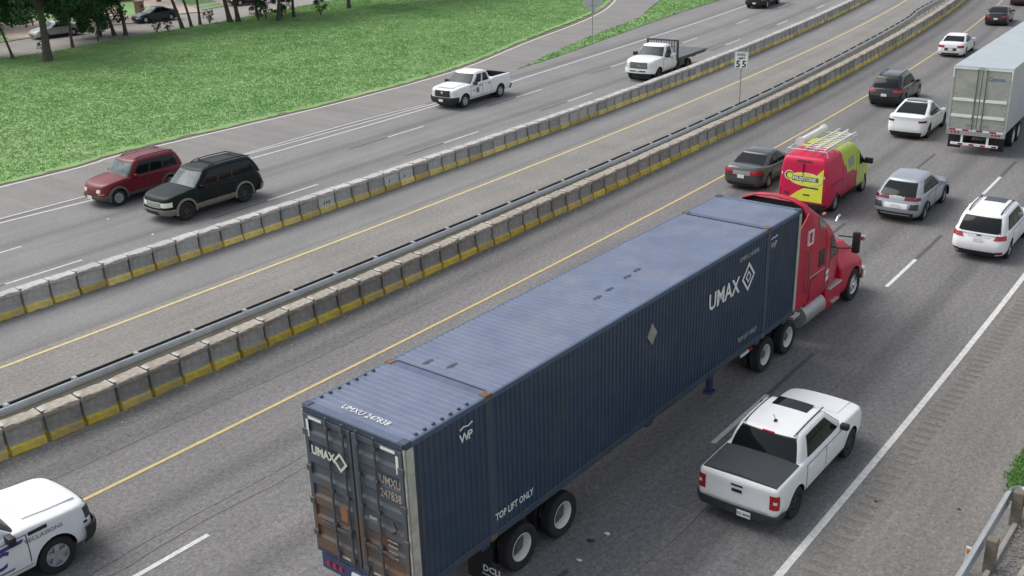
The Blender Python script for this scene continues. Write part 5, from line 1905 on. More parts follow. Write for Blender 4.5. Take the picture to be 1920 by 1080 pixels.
CRL = MATS['cream_lettering']
diamond((-.11, .25, 3.50), BACK, UP, .20, .065, CRL, con, .012)
FADED = mat('faded_lettering', (.36, .30, .25), rough=.7, var=.35, vscale=9)
text('lettering', 'UMXU', .235, FADED, con, (-.054, -.66, 3.42), BACK, UP, wid=.75, bold=.003)
text('lettering', '247838', .235, FADED, con, (-.054, -.66, 3.15), BACK, UP, wid=.72, bold=.003)
text('lettering', 'SWF', .1, CRL, con, (-.056, -.32, 2.55), BACK, UP)
for z in (2.25, 2.15, 2.02, 1.92):
    MB().box(-.058, -.05, -.98, -.74, z, z + .03).build('small_print', FADED, con)
MB().box(-.056, -.05, .26, .44, 2.2, 2.5).build('orange_label', mat('faded_orange_label', (.28, .13, .05), rough=.7, var=.2), con)
MB().tube([(-.056, -.92, 2.95 - .25), (-.056, -1.0, 2.82 - .25), (-.056, -.92, 2.72 - .25), (-.056, -.86, 2.68 - .25)], .012, 6).build('black_scrawl', INK, con)
sy = -CW - .004
text('lettering', 'UMAX', .60, WHITE_INK, con, (10.45, sy, 3.08), (1, 0, 0), UP, bold=.012, wid=.92)
diamond((12.52, sy, 3.33), (1, 0, 0), UP, .40, .10, WHITE_INK, con)
diamond((12.52, sy - .001, 3.33), (1, 0, 0), UP, .17, .06, WHITE_INK, con)
text('lettering', 'UMXU 247838', .17, mat('dim_lettering', (.42, .44, .45), rough=.6, var=.2, vscale=9), con, (12.0, sy, 3.86), (1, 0, 0), UP, wid=1.0)
text('lettering', 'TOP LIFT ONLY', .215, WHITE_INK, con, (2.25, sy, 1.60), (1, 0, 0), UP, wid=.78, bold=.003)
text('lettering', 'TOP LIFT ONLY', .20, MATS['dim_lettering'], con, (12.1, sy, 1.60), (1, 0, 0), UP, wid=.78)
for x in (1.35, 13.75):
    text('letter', 'W', .25, WHITE_INK if x < 5 else MATS['dim_lettering'], con, (x, sy, 3.70), (1, 0, 0), UP, bold=.004)
    text('letter', 'P', .25, WHITE_INK if x < 5 else MATS['dim_lettering'], con, (x + .225, sy, 3.70), (1, 0, 0), UP, bold=.004)
    MB().tube([(x + .02, sy, 3.96), (x + .12, sy, 4.0), (x + .24, sy, 3.97), (x + .36, sy, 4.01)], .014, 6).build('tilde_mark', WHITE_INK, con)
MB().prism([(7.66, 3.42), (7.86, 3.18), (8.06, 3.42), (7.86, 3.70)], 1, sy - .004, sy + .03).build('placard', mat('placard_grey', (.3, .3, .27), rough=.7, var=.2), con)
text('lettering', 'UMXU 247838', .20, WHITE_INK, con, (.30, .60, CZ1 + .002), (0, -1, 0), (1, 0, 0), wid=.95, ext=.001)

# ---- chassis under the container
ch = empty('trailer_chassis', A_, RZC)
tag(ch, 'blue and black skeletal chassis with twin axles carrying the dark blue container', 'trailer')
CHB = mat('chassis_blue', (0.04, 0.055, 0.13), rough=.55, var=.2)
for y in (-.5, .5):
    MB().box(.15, 15.2, y - .07, y + .07, .95, 1.18).build('frame_rail', BLACK, ch)
for x in (.25, 2.05, 8.0, 13.5, 15.2):
    MB().box(x - .12, x + .12, -1.18, 1.18, 1.04, 1.19).build('bolster', CHB, ch)
rb_ = MB().box(-.02, .12, -1.16, 1.16, .86, 1.19, .01).build('rear_beam', CHB, ch)
for sd_ in (1, -1):
    for k in range(3):
        y = sd_ * (.62 + .17 * k)
        o = MB().lathe_y([(.055, -.01), (.055, .015), (.03, .022), (.001, .022)], 14).build('tail_light', TAIL, ch)
        o.location = (-.03, y, 1.03)
        o.rotation_euler = (0, 0, math.pi / 2)
MB().box(-.06, -.02, -.15, .32, .98, 1.1).build('reflective_strip', PLATE, ch)
MB().box(-.06, -.02, -.6, -.16, .98, 1.1).build('reflective_strip', TAIL, ch)
MB().box(-.02, .08, -1.0, 1.0, .45, .55, .01).box(-.0, .06, -.7, -.6, .55, .9).box(-.0, .06, .6, .7, .55, .9).build('underride_bar', CHB, ch)
for x in (3.1, 4.5):
    MB().tube([(x, -1.0, .5), (x, 1.0, .5)], .07, 10).build('axle', BLACK, ch)
    for sd_ in (1, -1):
        add_wheel(ch, 'semi', x, sd_ * 1.1, .5, .27)
        add_wheel(ch, 'semi', x, sd_ * .72, .5, .27)
for sd_ in (1, -1):
    fl = MB().box(2.16, 2.18, sd_ * .9 - .31, sd_ * .9 + .31, .14, .98).build('mudflap', BLACK, ch)
    text('mudflap_lettering', 'DCLI', .2, WHITE_INK, fl, (2.157, sd_ * .9 + .06 - .14, .42), BACK, UP, bold=.004)
    MB().box(2.15, 2.156, sd_ * .9 - .26, sd_ * .9 - .06, .34, .36).build('mudflap_line', WHITE_INK, fl)
for sd_ in (1, -1):
    MB().box(11.6, 11.75, sd_ * .75 - .07, sd_ * .75 + .07, .3, 1.0).box(11.55, 11.8, sd_ * .75 - .12, sd_ * .75 + .12, .22, .3).build('landing_leg', CHB, ch)
MB().box(12.55, 13.0, -1.19, -1.15, 1.0, 1.08).build('side_marker', PLATE, ch)
MB().box(13.0, 13.2, -1.19, -1.15, 1.0, 1.08).build('side_marker', TAIL, ch)

# ---- red tractor
tp = A_ + DIRC * 14.8
trc = empty('semi_tractor', tp, RZC)
tag(trc, 'red high-roof sleeper tractor pulling the dark blue container', 'truck')
TRED = paint('tractor_red', (0.50, 0.004, 0.036), 0, .4, .1, .3)
def streaky(base_mat):
    """faded patches and thin rust runs on the painted steel"""
    t = base_mat.node_tree
    N, L = t.nodes, t.links
    b = N['Principled BSDF']
    src = b.inputs['Base Color'].links[0].from_socket
    tc = N.new('ShaderNodeTexCoord')
    for sc, lo, hi, amt, col in (((2.2, 2.2, .28), .60, .72, .45, (.085, .08, .08)), ((.35, .35, .5), .5, .68, .3, (.06, .088, .13)), ((9, 9, .5), .66, .74, .6, (.13, .065, .04))):
        mp = N.new('ShaderNodeMapping')
        mp.inputs['Scale'].default_value = sc
        L.new(tc.outputs['Object'], mp.inputs['Vector'])
        n = N.new('ShaderNodeTexNoise')
        n.inputs['Scale'].default_value = 1.0
        n.inputs['Detail'].default_value = 6
        L.new(mp.outputs[0], n.inputs['Vector'])
        r = N.new('ShaderNodeMapRange')
        r.inputs['From Min'].default_value = lo
        r.inputs['From Max'].default_value = hi
        r.inputs['To Max'].default_value = amt
        L.new(n.outputs['Fac'], r.inputs['Value'])
        mx = N.new('ShaderNodeMix')
        mx.data_type = 'RGBA'
        L.new(r.outputs[0], mx.inputs['Factor'])
        L.new(src, mx.inputs['A'])
        mx.inputs['B'].default_value = (*col, 1)
        src = mx.outputs['Result']
    L.new(src, b.inputs['Base Color'])


streaky(NAVY)
TDARK = mat('fairing_hollow_shade', (0.035, 0.018, 0.02), rough=.7, var=.2)  # dark tone paints the shade inside the hollow roof fairing
_OUT[0] = Vector((2.8, 0, 2.2))
_OUT[1] = 3.4
cabs = Shell([(0, 4.72), (.48, 4.75), (.58, 4.66), (.90, 4.12), (.96, 3.95), (1, 3.7)], [(0, 1.85), (.9, 1.85), (.96, 1.86), (1, 1.93)],
             [(0, 1.1), (.1, 1.17), (.5, 1.17), (.8, 1.13), (.92, 1.06), (.97, .98), (1, .84)],
             [(-9, 1.0), (9, 1.0)], [(1.8, 4.16), (2.1, 4.02), (2.8, 3.62), (3.5, 3.2), (4.0, 2.98), (4.7, 2.88)], rcf=.3, rcr=.1, bowf=.2, bowr=.0, crown=.14,
             plan=[(1.4, 1.0), (3.1, 1), (3.5, .96), (4.75, .84)])
me = cabs.mesh('cab', qs=[0, .1, .2, .3, .4, .48, .56, .64, .72, .8, .86, .91, .95, .98, 1.0], side_n=26)
me.materials.append(TRED)
me.materials.append(TDARK)
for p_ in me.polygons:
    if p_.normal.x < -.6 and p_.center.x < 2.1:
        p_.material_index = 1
me.shade_smooth()
me.set_sharp_from_angle(angle=R(40))
obj('cab', me, None, trc)
shell_patch(cabs, 'rear_wall', [(-.99, .05), (.99, .05), (.99, .955), (-.99, .955)], TDARK, trc, rear=True, off=.01)  # panel coloured dark for the shade in the hollow
shell_patch(cabs, 'windscreen', [(-1.5, .57), (1.5, .57), (1.35, .86), (-1.35, .86)], GLASS_SHEEN, trc, n=10, k=5)
# thin roof lip round the top of the sleeper and flat side extenders reaching back toward the container
arch = [(1.12, 3.55), (1.08, 3.86), (.94, 4.08), (.55, 4.23), (0, 4.28)]
arch = arch + [(-y, z) for y, z in arch[::-1][1:]]
V, F = [], []
for x, k in ((1.68, 1.0), (1.95, 1.0), (1.95, .965), (1.68, .965)):
    for y, z in arch:
        V.append((x, y * k, 3.0 + (z - 3.0) * (1 - (1 - k) * .6)))
n = len(arch)
for a in range(4):
    b = (a + 1) % 4
    for j in range(n - 1):
        F.append((a * n + j, a * n + j + 1, b * n + j + 1, b * n + j))
F += [(0, n, 2 * n, 3 * n), (n - 1, 2 * n - 1, 3 * n - 1, 4 * n - 1)]
MB().add(V, F).build('roof_fairing', TRED, trc, smooth=40)
for sd_ in (1, -1):
    ye = sd_ * 1.155
    MB().prism([(1.12, 1.15), (1.93, 1.15), (1.93, 3.75), (1.62, 3.95), (1.12, 3.6)], 1, min(ye, ye - sd_ * .03), max(ye, ye - sd_ * .03)).build('side_extender', TRED, trc)
hoods = Shell([(0, 6.62), (.3, 6.75), (.6, 6.68), (.85, 6.5), (1, 6.25)], [(0, 4.5), (1, 4.5)],
              [(0, 1.1), (.12, 1.16), (.5, 1.16), (.62, 1.08), (.74, .86), (.88, .74), (1, .6)],
              [(-9, .5), (9, .5)], [(4.4, 2.05), (5.2, 1.95), (6.0, 1.78), (6.7, 1.5)], rcf=.4, rcr=.06, bowf=.2, bowr=0, crown=.06, plan=[(4.4, .98), (5.4, 1), (6.75, .93)])
me = hoods.mesh('hood', side_n=22)
me.materials.append(TRED)
me.materials.append(BLACK)
ct = MB()
for sd_ in (-1, 1):
    n = 28
    V = [(5.6 + .6 * math.cos(6.28319 * k / n), y, .54 + .6 * math.sin(6.28319 * k / n)) for y in (sd_ * .72, sd_ * 1.5) for k in range(n)]
    ct.add(V, [tuple(range(n)), tuple(range(2 * n - 1, n - 1, -1))] + [(k, (k + 1) % n, n + (k + 1) % n, n + k) for k in range(n)])
bm_ = cut(me, ct)
bm_.shade_smooth()
bm_.set_sharp_from_angle(angle=R(38))
obj('hood', bm_, None, trc)
MB().box(6.55, 6.8, -1.1, 1.1, .4, .8, .05).build('front_bumper', CHROME, trc)
MB().box(-1.4, 5.6, -.45, -.33, .75, 1.0).box(-1.4, 5.6, .33, .45, .75, 1.0).build('frame_rail', BLACK, trc)
MB().box(-.9, 1.2, -.9, .9, 1.0, 1.12, .02).build('fifth_wheel_deck', BLACK, trc)
for x in (-.72, .72):
    MB().tube([(x, -1.0, .5), (x, 1.0, .5)], .08, 10).build('axle', BLACK, trc)
    for sd_ in (1, -1):
        add_wheel(trc, 'semi', x, sd_ * 1.06, .5, .27)
        add_wheel(trc, 'semi', x, sd_ * .72, .5, .27)
for sd_ in (1, -1):
    add_wheel(trc, 'semi_front', 5.6, sd_ * 1.03, .52, .29)
    MB().tube([(1.75, sd_ * .92, .70), (3.15, sd_ * .92, .70)], .34, 22).build('fuel_tank', mat('tank_aluminium', (.42, .42, .41), rough=.4, metal=.5, var=.12), trc, smooth=50)
    MB().box(3.3, 4.55, min(sd_ * .75, sd_ * 1.15), max(sd_ * .75, sd_ * 1.15), .38, 1.02, .03).build('side_skirt', TRED, trc)
    MB().box(3.5, 4.45, min(sd_ * .78, sd_ * 1.2), max(sd_ * .78, sd_ * 1.2), 1.02, 1.08, .008).build('step_plate', mat('tread_plate', (.6, .6, .58), rough=.4, metal=.4, var=.15), trc)
    MB().box(3.7, 4.2, min(sd_ * 1.0, sd_ * 1.24), max(sd_ * 1.0, sd_ * 1.24), .55, .6, .006).build('step', MATS['tread_plate'], trc)
    MB().box(.95, 1.4, min(sd_ * .8, sd_ * 1.2), max(sd_ * .8, sd_ * 1.2), .95, 1.02).build('quarter_fender', MATS['tread_plate'], trc)
    side_patch(cabs, 'shut_line', [(3.42, 1.09), (4.48, 1.09), (4.45, 2.03), (3.42, 2.03)], sd_, BLACK, trc, off=.006, depth=.02)
    side_patch(cabs, 'sleeper_hatch_line', [(2.0, 1.1), (2.52, 1.1), (2.52, 1.82), (2.0, 1.82)], sd_, BLACK, trc, off=.005, depth=.02)
    side_patch(cabs, 'sleeper_hatch', [(2.02, 1.12), (2.5, 1.12), (2.5, 1.8), (2.02, 1.8)], sd_, TRED, trc, off=.012, depth=.03)
    side_patch(cabs, 'seam', [(3.08, 1.05), (3.1, 1.05), (3.1, 3.3), (3.08, 3.3)], sd_, BLACK, trc, n=1, k=8, off=.004)
    side_patch(cabs, 'trim_strip', [(1.95, 1.9), (3.05, 1.9), (3.05, 1.93), (1.95, 1.93)], sd_, CHROME, trc, n=6, k=1, off=.012)
    side_patch(cabs, 'door', [(3.45, 1.12), (4.45, 1.12), (4.42, 2.0), (3.45, 2.0)], sd_, TRED, trc, off=.012, depth=.03)
    side_patch(cabs, 'door_window', [(3.5, 2.08), (4.45, 2.02), (4.1, 2.62), (3.55, 2.68)], sd_, GLASS, trc, off=.012)
    side_patch(cabs, 'sleeper_window', [(2.55, 2.05), (2.95, 2.05), (2.95, 2.55), (2.55, 2.55)], sd_, GLASS, trc, off=.012)
    side_patch(cabs, 'upper_window', [(2.5, 3.25), (3.1, 3.15), (2.95, 3.45), (2.6, 3.6)], sd_, mat('grey_glass', (.13, .13, .12), rough=.2), trc, off=.012)
    fr = MB()
    for a0, a1, z0, z1 in ((1.62, 1.98, 3.36, 3.41), (1.62, 1.98, 2.98, 3.03), (1.62, 1.67, 3.03, 3.36), (1.93, 1.98, 3.03, 3.36)):
        fr.box(a0, a1, min(sd_ * 1.2, sd_ * 1.155), max(sd_ * 1.2, sd_ * 1.155), z0, z1)
    fr.build('white_outline_decal', WHITE_INK, trc)
    for zz in (1.42, 1.62):
        side_patch(cabs, 'door_sticker', [(3.15, zz), (3.42, zz), (3.42, zz + .14), (3.15, zz + .14)], sd_, PLATE, trc, off=.016)
    MB().tube([(1.75, sd_ * 1.2, 1.5), (1.72, sd_ * 1.24, 2.0), (1.72, sd_ * 1.24, 2.6), (1.75, sd_ * 1.2, 2.8)], .022, 6).build('grab_rail', mat('dull_steel', (.2, .19, .19), rough=.5, metal=.4), trc)
    mo = MB().box(4.55, 4.72, min(sd_ * 1.35, sd_ * 1.58), max(sd_ * 1.35, sd_ * 1.58), 1.95, 2.62, .05).build('mirror', BLACK, trc, smooth=40)
    MB().tube([(4.35, sd_ * 1.0, 2.5), (4.6, sd_ * 1.4, 2.45)], .02, 6).tube([(4.35, sd_ * 1.0, 2.1), (4.6, sd_ * 1.4, 2.1)], .02, 6).build('arm', BLACK, mo)
    mo = MB().box(5.9, 6.05, min(sd_ * 1.1, sd_ * 1.26), max(sd_ * 1.1, sd_ * 1.26), 1.92, 2.08, .03).build('hood_mirror', CHROME, trc, smooth=40)
    MB().tube([(5.75, sd_ * .8, 1.62), (5.95, sd_ * 1.12, 1.98)], .016, 6).build('arm', BLACK, mo)
    o = MB().box(3.6, 3.75, min(sd_ * .72, sd_ * .8), max(sd_ * .72, sd_ * .8), 3.3, 3.36, .015).build('marker_light', AMBER, trc)
MB().tube([(4.2, -.95, 2.98), (4.3, -.95, 3.1), (4.45, -.95, 3.12)], .035, 8).build('roof_horn', CHROME, trc, smooth=50)

# ------------------------------------------------------------------ silver box trailer ahead on the right
bp = Vector(RT(50.8, 8.5))
b2 = Vector(RT(67, 8.5))
bt = empty('box_trailer', bp, math.atan2(b2.y - bp.y, b2.x - bp.x))
tag(bt, 'silver box trailer with two white door bars, cut off by the right edge', 'trailer')
TW, TZ0, TZ1, TL = 1.3, 1.12, 4.12, 16.0
SILV = mat('trailer_side_white', (.52, .56, .57), rough=.4, var=.06, vscale=1.5, dirt=(.3, .3, .28), dirt_amt=.4, dscale=.7)
STNL = mat('door_stainless', (.46, .48, .43), rough=.38, metal=.35, var=.14, vscale=1.6, dirt=(.2, .19, .16), dirt_amt=.4)
BARW = mat('white_door_bar', (.82, .83, .80), rough=.45, var=.1)
MB().box(.08, TL, -TW, TW, TZ0, TZ1 - .06, .02).build('box_body', SILV, bt)
MB().box(.0, TL, -TW + .02, TW - .02, TZ1 - .06, TZ1, .015).build('roof', mat('trailer_roof', (.42, .47, .49), rough=.45, var=.07, vscale=.8), bt)
fr = MB().box(-.02, .09, -TW - .005, -TW + .09, TZ0, TZ1 - .02).box(-.02, .09, TW - .09, TW + .005, TZ0, TZ1 - .02).box(-.02, .09, -TW + .09, TW - .09, TZ1 - .16, TZ1 - .02).box(-.02, .09, -TW + .09, TW - .09, TZ0 - .02, TZ0 + .1)
fr.build('door_frame', mat('frame_silver', (.5, .52, .5), rough=.4, metal=.3, var=.1), bt)
for sd_ in (1, -1):
    d_ = MB().box(.0, .07, min(sd_ * .015, sd_ * (TW - .1)), max(sd_ * .015, sd_ * (TW - .1)), TZ0 + .11, TZ1 - .17, .008).build('door', STNL, bt)
    for z in (TZ0 + .62, TZ0 + 1.38):
        MB().box(-.05, .0, min(sd_ * .24, sd_ * (TW - .12)), max(sd_ * .24, sd_ * (TW - .12)), z, z + .13, .012).build('door_bar', BARW, d_)
        MB().box(-.03, .0, min(sd_ * .02, sd_ * .17), max(sd_ * .02, sd_ * .17), z + .01, z + .12, .01).build('door_bar', BARW, d_)
    MB().tube([(-.04, sd_ * .2, TZ0 + .03), (-.04, sd_ * .2, TZ1 - .08)], .02, 8).build('locking_bar', mat('bar_dark', (.16, .16, .155), rough=.45, metal=.4), d_)
    MB().box(-.05, -.01, min(sd_ * .12, sd_ * .5), max(sd_ * .12, sd_ * .5), TZ0 + .3, TZ0 + .34).build('handle', CHROME, d_)
    for z in (TZ0 + .3, TZ0 + 1.0, TZ0 + 1.8, TZ0 + 2.5):
        MB().box(-.02, .02, min(sd_ * (TW - .2), sd_ * (TW - .05)), max(sd_ * (TW - .2), sd_ * (TW - .05)), z, z + .06).build('hinge', MATS['frame_silver'], d_)
    # corner reflective tape and white header strip
    MB().box(-.03, -.02, min(sd_ * (TW - .06), sd_ * (TW - .01)), max(sd_ * (TW - .06), sd_ * (TW - .01)), TZ1 - .55, TZ1 - .05).build('corner_tape', BARW, bt)
    MB().box(-.03, -.02, min(sd_ * .14, sd_ * (TW - .07)), max(sd_ * .14, sd_ * (TW - .07)), TZ1 - .14, TZ1 - .05).build('header_tape', BARW, bt)
    for k in range(3):
        o = MB().lathe_y([(.05, -.01), (.05, .012), (.001, .02)], 12).build('tail_light', TAIL, bt)
        o.location = (-.03, sd_ * (.75 + .15 * k), TZ0 - .1)
        o.rotation_euler = (0, 0, math.pi / 2)
    for x in (2.6, 3.9):
        add_wheel(bt, 'white', x, sd_ * 1.12, .5, .27)
        add_wheel(bt, 'white', x, sd_ * .8, .5, .27)
    MB().box(.35, .37, sd_ * .95 - .3, sd_ * .95 + .3, .2, .95).build('mudflap', BLACK, bt)
for k in range(8):
    y0 = -TW + .1 + k * .3
    MB().box(-.035, -.02, y0, y0 + .28, TZ0 - .01, TZ0 + .06).build('sill_tape', TAIL if k % 2 else BARW, bt)
MB().box(-.04, .1, -TW, TW, TZ0 - .22, TZ0 - .02, .01).build('rear_sill', mat('sill_grey', (.33, .33, .31), rough=.5, var=.2), bt)
ic = MB().box(-.03, .07, -1.05, 1.05, .42, .53, .008).box(-.0, .05, -.62, -.52, .53, .9).box(-.0, .05, .52, .62, .53, .9).build('underride_guard', BARW, bt)
for k in range(4):
    MB().box(-.036, -.03, -1.0 + k * .5, -.78 + k * .5, .435, .515).build('guard_tape', TAIL, ic)
MB().box(.2, TL - .3, -.5, -.38, .85, 1.1).box(.2, TL - .3, .38, .5, .85, 1.1).build('frame_rail', BLACK, bt)
MB().box(2.2, 4.3, -.7, .7, .55, .85).build('axle_bogie', BLACK, bt)
text('door_script', 'Cypress', .26, mat('blue_script', (.07, .15, .34), rough=.5), bt, (-.012, -.24, 3.52), BACK, UP, shear=.35, wid=.85)

# ------------------------------------------------------------------ parked cars and houses across the street
def parked(name, label, cat, sp, pm, x, y, rz):
    root, body, gh, X = make_car(name, label, cat, sp, pm, 0, 0, 1)
    root.location = (x, y, 0.008)
    root.rotation_euler = (0, 0, rz)
    return root


r_ = parked('parked_car', 'silver white saloon parked at the kerb behind the big tree trunk', 'car', SEDAN, paint('pearl', (.5, .52, .52)), -74.3, 50.4, R(-93))
r_ = parked('parked_car', 'dark teal saloon parked across the street between the thin trunks', 'car', SEDAN, paint('teal', (.03, .055, .06), .25), -75.3, 61.6, R(-97))
r_.location.z = .01
r_ = parked('parked_pickup', 'dark pickup parked up the pink driveway at the far left', 'pickup truck', RAM, paint('steel_blue', (.06, .075, .09), .25), -91.5, 55.2, R(-23))
r_.location.z = .1
r_ = parked('parked_suv', 'white and grey SUV parked in front of the brick house', 'suv', SUV, WHITE, -90.2, 63.0, R(-23))
r_.location.z = .1
r_ = parked('parked_suv', 'dark red SUV parked at the top edge beyond the thick trunks', 'suv', SUV, paint('maroon', (.1, .012, .02), .2), -78.4, 75.5, R(-100))
r_.location.z = .01

BRICK = mat('red_brick', (.25, .085, .065), rough=.85, var=.25, vscale=5, dirt=(.33, .2, .16), dirt_amt=.5, dscale=9)
ROOFM = mat('shingle_roof', (.11, .1, .095), rough=.9, var=.3, vscale=6)


def house(label, x, y, rz, w_, d_, wall):
    h = empty('brick_house', (x, y, .06), rz)
    tag(h, label, 'house', 'houses across the street')
    wm = MB().box(-d_ / 2, d_ / 2, -w_ / 2, w_ / 2, 0, 2.8).build('wall', wall, h)
    rf = MB().prism([(-d_ / 2 - .5, 2.8), (d_ / 2 + .5, 2.8), (0, 5.2)], 1, -w_ / 2 - .5, w_ / 2 + .5).build('roof', ROOFM, h)
    MB().box(-.6, .1, -.5, .5, 4.6, 5.9).build('chimney', wall, rf)
    xf = d_ / 2
    dr = MB().box(xf - .05, xf + .06, -.5, .5, 0, 2.1, .01).build('door', mat('door_cream', (.55, .5, .42), rough=.6), h)
    MB().box(xf + .06, xf + .1, .35, .41, 1.0, 1.08).build('handle', CHROME, dr)
    for yy in (-w_ * .32, w_ * .22, w_ * .38):
        wi = MB().box(xf - .03, xf + .05, yy - .7, yy + .7, .9, 2.1, .01).build('window', mat('window_frame_white', (.7, .7, .68), rough=.5), h)
        for q in (-.35, .35):
            MB().box(xf + .05, xf + .058, yy + q - .3, yy + q + .3, .97, 2.03).build('pane', GLASS, wi)
        MB().box(xf + .0, xf + .14, yy - .8, yy + .8, .82, .9).build('sill', mat('window_frame_white', (.7, .7, .68), rough=.5), wi)
    return h


house('red brick house behind the big tree at the far left', -101.5, 67, R(-20), 15, 9, BRICK)
house('tan brick house at the top left corner beyond the pink driveway', -106, 46, R(-18), 14, 9, mat('tan_brick', (.33, .24, .19), rough=.85, var=.2, vscale=5))
MBX = empty('mailbox_pillar', (-80.6, 63.3, .06), R(10))
tag(MBX, 'small tan brick mailbox pillar on the lawn above the dark teal saloon', 'mailbox')
MB().box(-.35, .35, -.35, .35, 0, 1.35, .02).box(-.42, .42, -.42, .42, 1.35, 1.5, .02).build('pillar', mat('tan_brick', (.33, .24, .19)), MBX)
MB().box(.34, .37, -.14, .14, .8, 1.1).build('mailbox_door', BLACK, MBX)

# ------------------------------------------------------------------ trees
BARK = mat('bark', (.095, .083, .068), rough=.95, var=.35, vscale=6, bump=.6, bscale=14)
LEAF = grass_mat('leaves', (.036, .08, .042), (.05, .105, .048), (.08, .15, .062))


def crown_mesh(seed, nclump, nleaf, rx, rz_, size=.19):
    rg = np.random.default_rng(seed)
    V = []
    c = rg.normal(size=(nclump, 3))
    c /= np.linalg.norm(c, axis=1)[:, None]
    c *= (rg.uniform(.25, 1.0, nclump) ** .6)[:, None]
    c *= np.array([rx, rx, rz_])
    cr = rg.uniform(.45, 1.0, nclump) * rx * .27
    for i in range(nclump):
        p_ = rg.normal(size=(nleaf, 3))
        p_ /= np.linalg.norm(p_, axis=1)[:, None]
        p_ *= (rg.uniform(0, 1, nleaf) ** .45)[:, None] * cr[i]
        p_[:, 2] *= .75
        p_ += c[i]
        a = rg.normal(size=(nleaf, 3))
        a /= np.linalg.norm(a, axis=1)[:, None]
        b = np.cross(a, rg.normal(size=(nleaf, 3)))
        b /= np.linalg.norm(b, axis=1)[:, None]
        s_ = rg.uniform(.6, 1.3, nleaf)[:, None] * size
        V.append(np.stack([p_ - a * s_ * .5, p_ + b * s_ * .28, p_ + a * s_ * .5, p_ - b * s_ * .28], 1).reshape(-1, 3))
    V = np.concatenate(V)
    n = len(V) // 4
    me = bpy.data.meshes.new('crown')
    me.vertices.add(len(V))
    me.vertices.foreach_set('co', V.ravel())
    me.loops.add(4 * n)
    me.loops.foreach_set('vertex_index', np.arange(4 * n))
    me.polygons.add(n)
    me.polygons.foreach_set('loop_start', np.arange(n) * 4)
    me.polygons.foreach_set('loop_total', np.full(n, 4))
    me.update()
    me.materials.append(LEAF)
    return me, c


CROWNS = [crown_mesh(11, 95, 210, 3.6, 3.0), crown_mesh(12, 75, 170, 2.6, 2.8), crown_mesh(13, 40, 120, 1.9, 2.6, .17), crown_mesh(14, 26, 60, .8, .7, .085)]


def tree(label, x, y, h, r0, kind, lean=(0, 0), cz=None, sc=1.0, group='trees along the far street', name='shade_tree'):
    t_ = empty(name, (x, y, .03), random.uniform(0, 6))
    t_.rotation_euler = (0, 0, 0)
    tag(t_, label, 'tree', group)
    cz = cz or h * .68
    pts = []
    for i in range(9):
        u = i / 8
        pts.append((lean[0] * u ** 1.2 + .12 * math.sin(3 * u + x), lean[1] * u ** 1.2 + .12 * math.cos(4 * u + y), u * cz * 1.05))
    rr = [r0 * 1.35] + [r0 * (1 - .62 * i / 8) for i in range(1, 9)]
    tk = MB().tube(pts, rr, 9)
    me, cl = CROWNS[kind]
    cc = Vector(pts[-1]) + Vector((0, 0, 0))
    for c in cl[:: max(1, len(cl) // 9)]:
        a = Vector(pts[random.randint(4, 7)])
        e = cc + Vector(c) * sc * .8
        tk.tube([a, a.lerp(e, .5) + Vector((0, 0, .25)), e], [r0 * .42, r0 * .28, r0 * .1], 6)
    tk.build('trunk', BARK, t_, smooth=60)
    cr = obj('crown', me, None, t_)
    cr.location = cc
    cr.scale = (sc, sc, sc)
    cr.rotation_euler = (0, 0, random.uniform(0, 6))
    return t_


tree('big dark tree with the thickest trunk, nearest the road at the far left', -61.3, 42.4, 14, .34, 0, (-.6, .4), 7.0, 1.55)
tree('thin trunk leaning left at the left edge of the picture', -65.2, 41.7, 9, .11, 1, (-1.6, -1.0), 4.6, 1.4)
tree('slim tree in the street verge right of the thickest trunk', -66.0, 47.4, 9, .13, 1, (-.9, .4), 4.9, 1.4)
tree('left one of the three close thin trunks near the dark teal saloon', -70.2, 52.6, 9, .14, 1, (-1.0, -.2), 3.9, 1.35)
tree('middle one of the three close thin trunks near the dark teal saloon', -69.6, 53.6, 10, .17, 1, (-1.4, -.9), 4.4, 1.3)
tree('right one of the three close thin trunks near the dark teal saloon', -68.8, 54.2, 12, .17, 0, (-.6, -.8), 6.4, 1.35)
tree('leftmost of the slim leaning trunks right of the dark teal saloon', -67.7, 59.5, 9, .17, 1, (-1.6, -1.6), 7.2, 1.3)
tree('middle of the slim leaning trunks right of the dark teal saloon', -67.9, 60.6, 9, .13, 2, (-1.2, -1.6), 7.5, 1.0)
tree('upright slim trunk between the leaning ones and the thick pair', -68.5, 61.9, 9, .13, 2, (0, -.4), 7.5, 1.1)
tree('left one of the thick pair of trunks above the middle of the field', -67.2, 64.5, 13, .24, 0, (-.3, -.6), 7.0, 1.4)
tree('right one of the thick pair of trunks above the middle of the field', -66.8, 65.3, 13, .22, 0, (-.4, -.3), 7.0, 1.4)
tree('bushy tree on the field right of the thick pair of trunks', -63.4, 67.5, 10, .2, 0, (.2, .3), 5.6, 1.25)
tree('second bushy tree on the field, just behind the first', -64.3, 70.2, 9, .16, 1, (.3, .3), 5.4, 1.3)
tree('slim dark tree by the street at the top edge behind the thick pair', -69.4, 69.5, 9, .14, 1, (0, .2), 5.6, 1.2)
tree('shade tree at the top edge right of the bushy pair', -64.5, 78, 12, .2, 0, (0, .3), 7.0, 1.6)
tree('shade tree at the top edge farthest to the right', -63.5, 88, 12, .2, 0, (0, .3), 7.0, 1.6)
tree('yard tree on the lawn left of the brick house', -86, 50, 10, .22, 0, (0, 0), 4.3, 1.35, 'yard trees')
tree('yard tree at the left edge beside the tan brick house', -84, 43, 9, .2, 0, (0, 0), 3.6, 1.4, 'yard trees')
tree('yard tree in front of the red brick house', -82.5, 57.5, 9, .2, 0, (0, 0), 3.7, 1.1, 'yard trees')
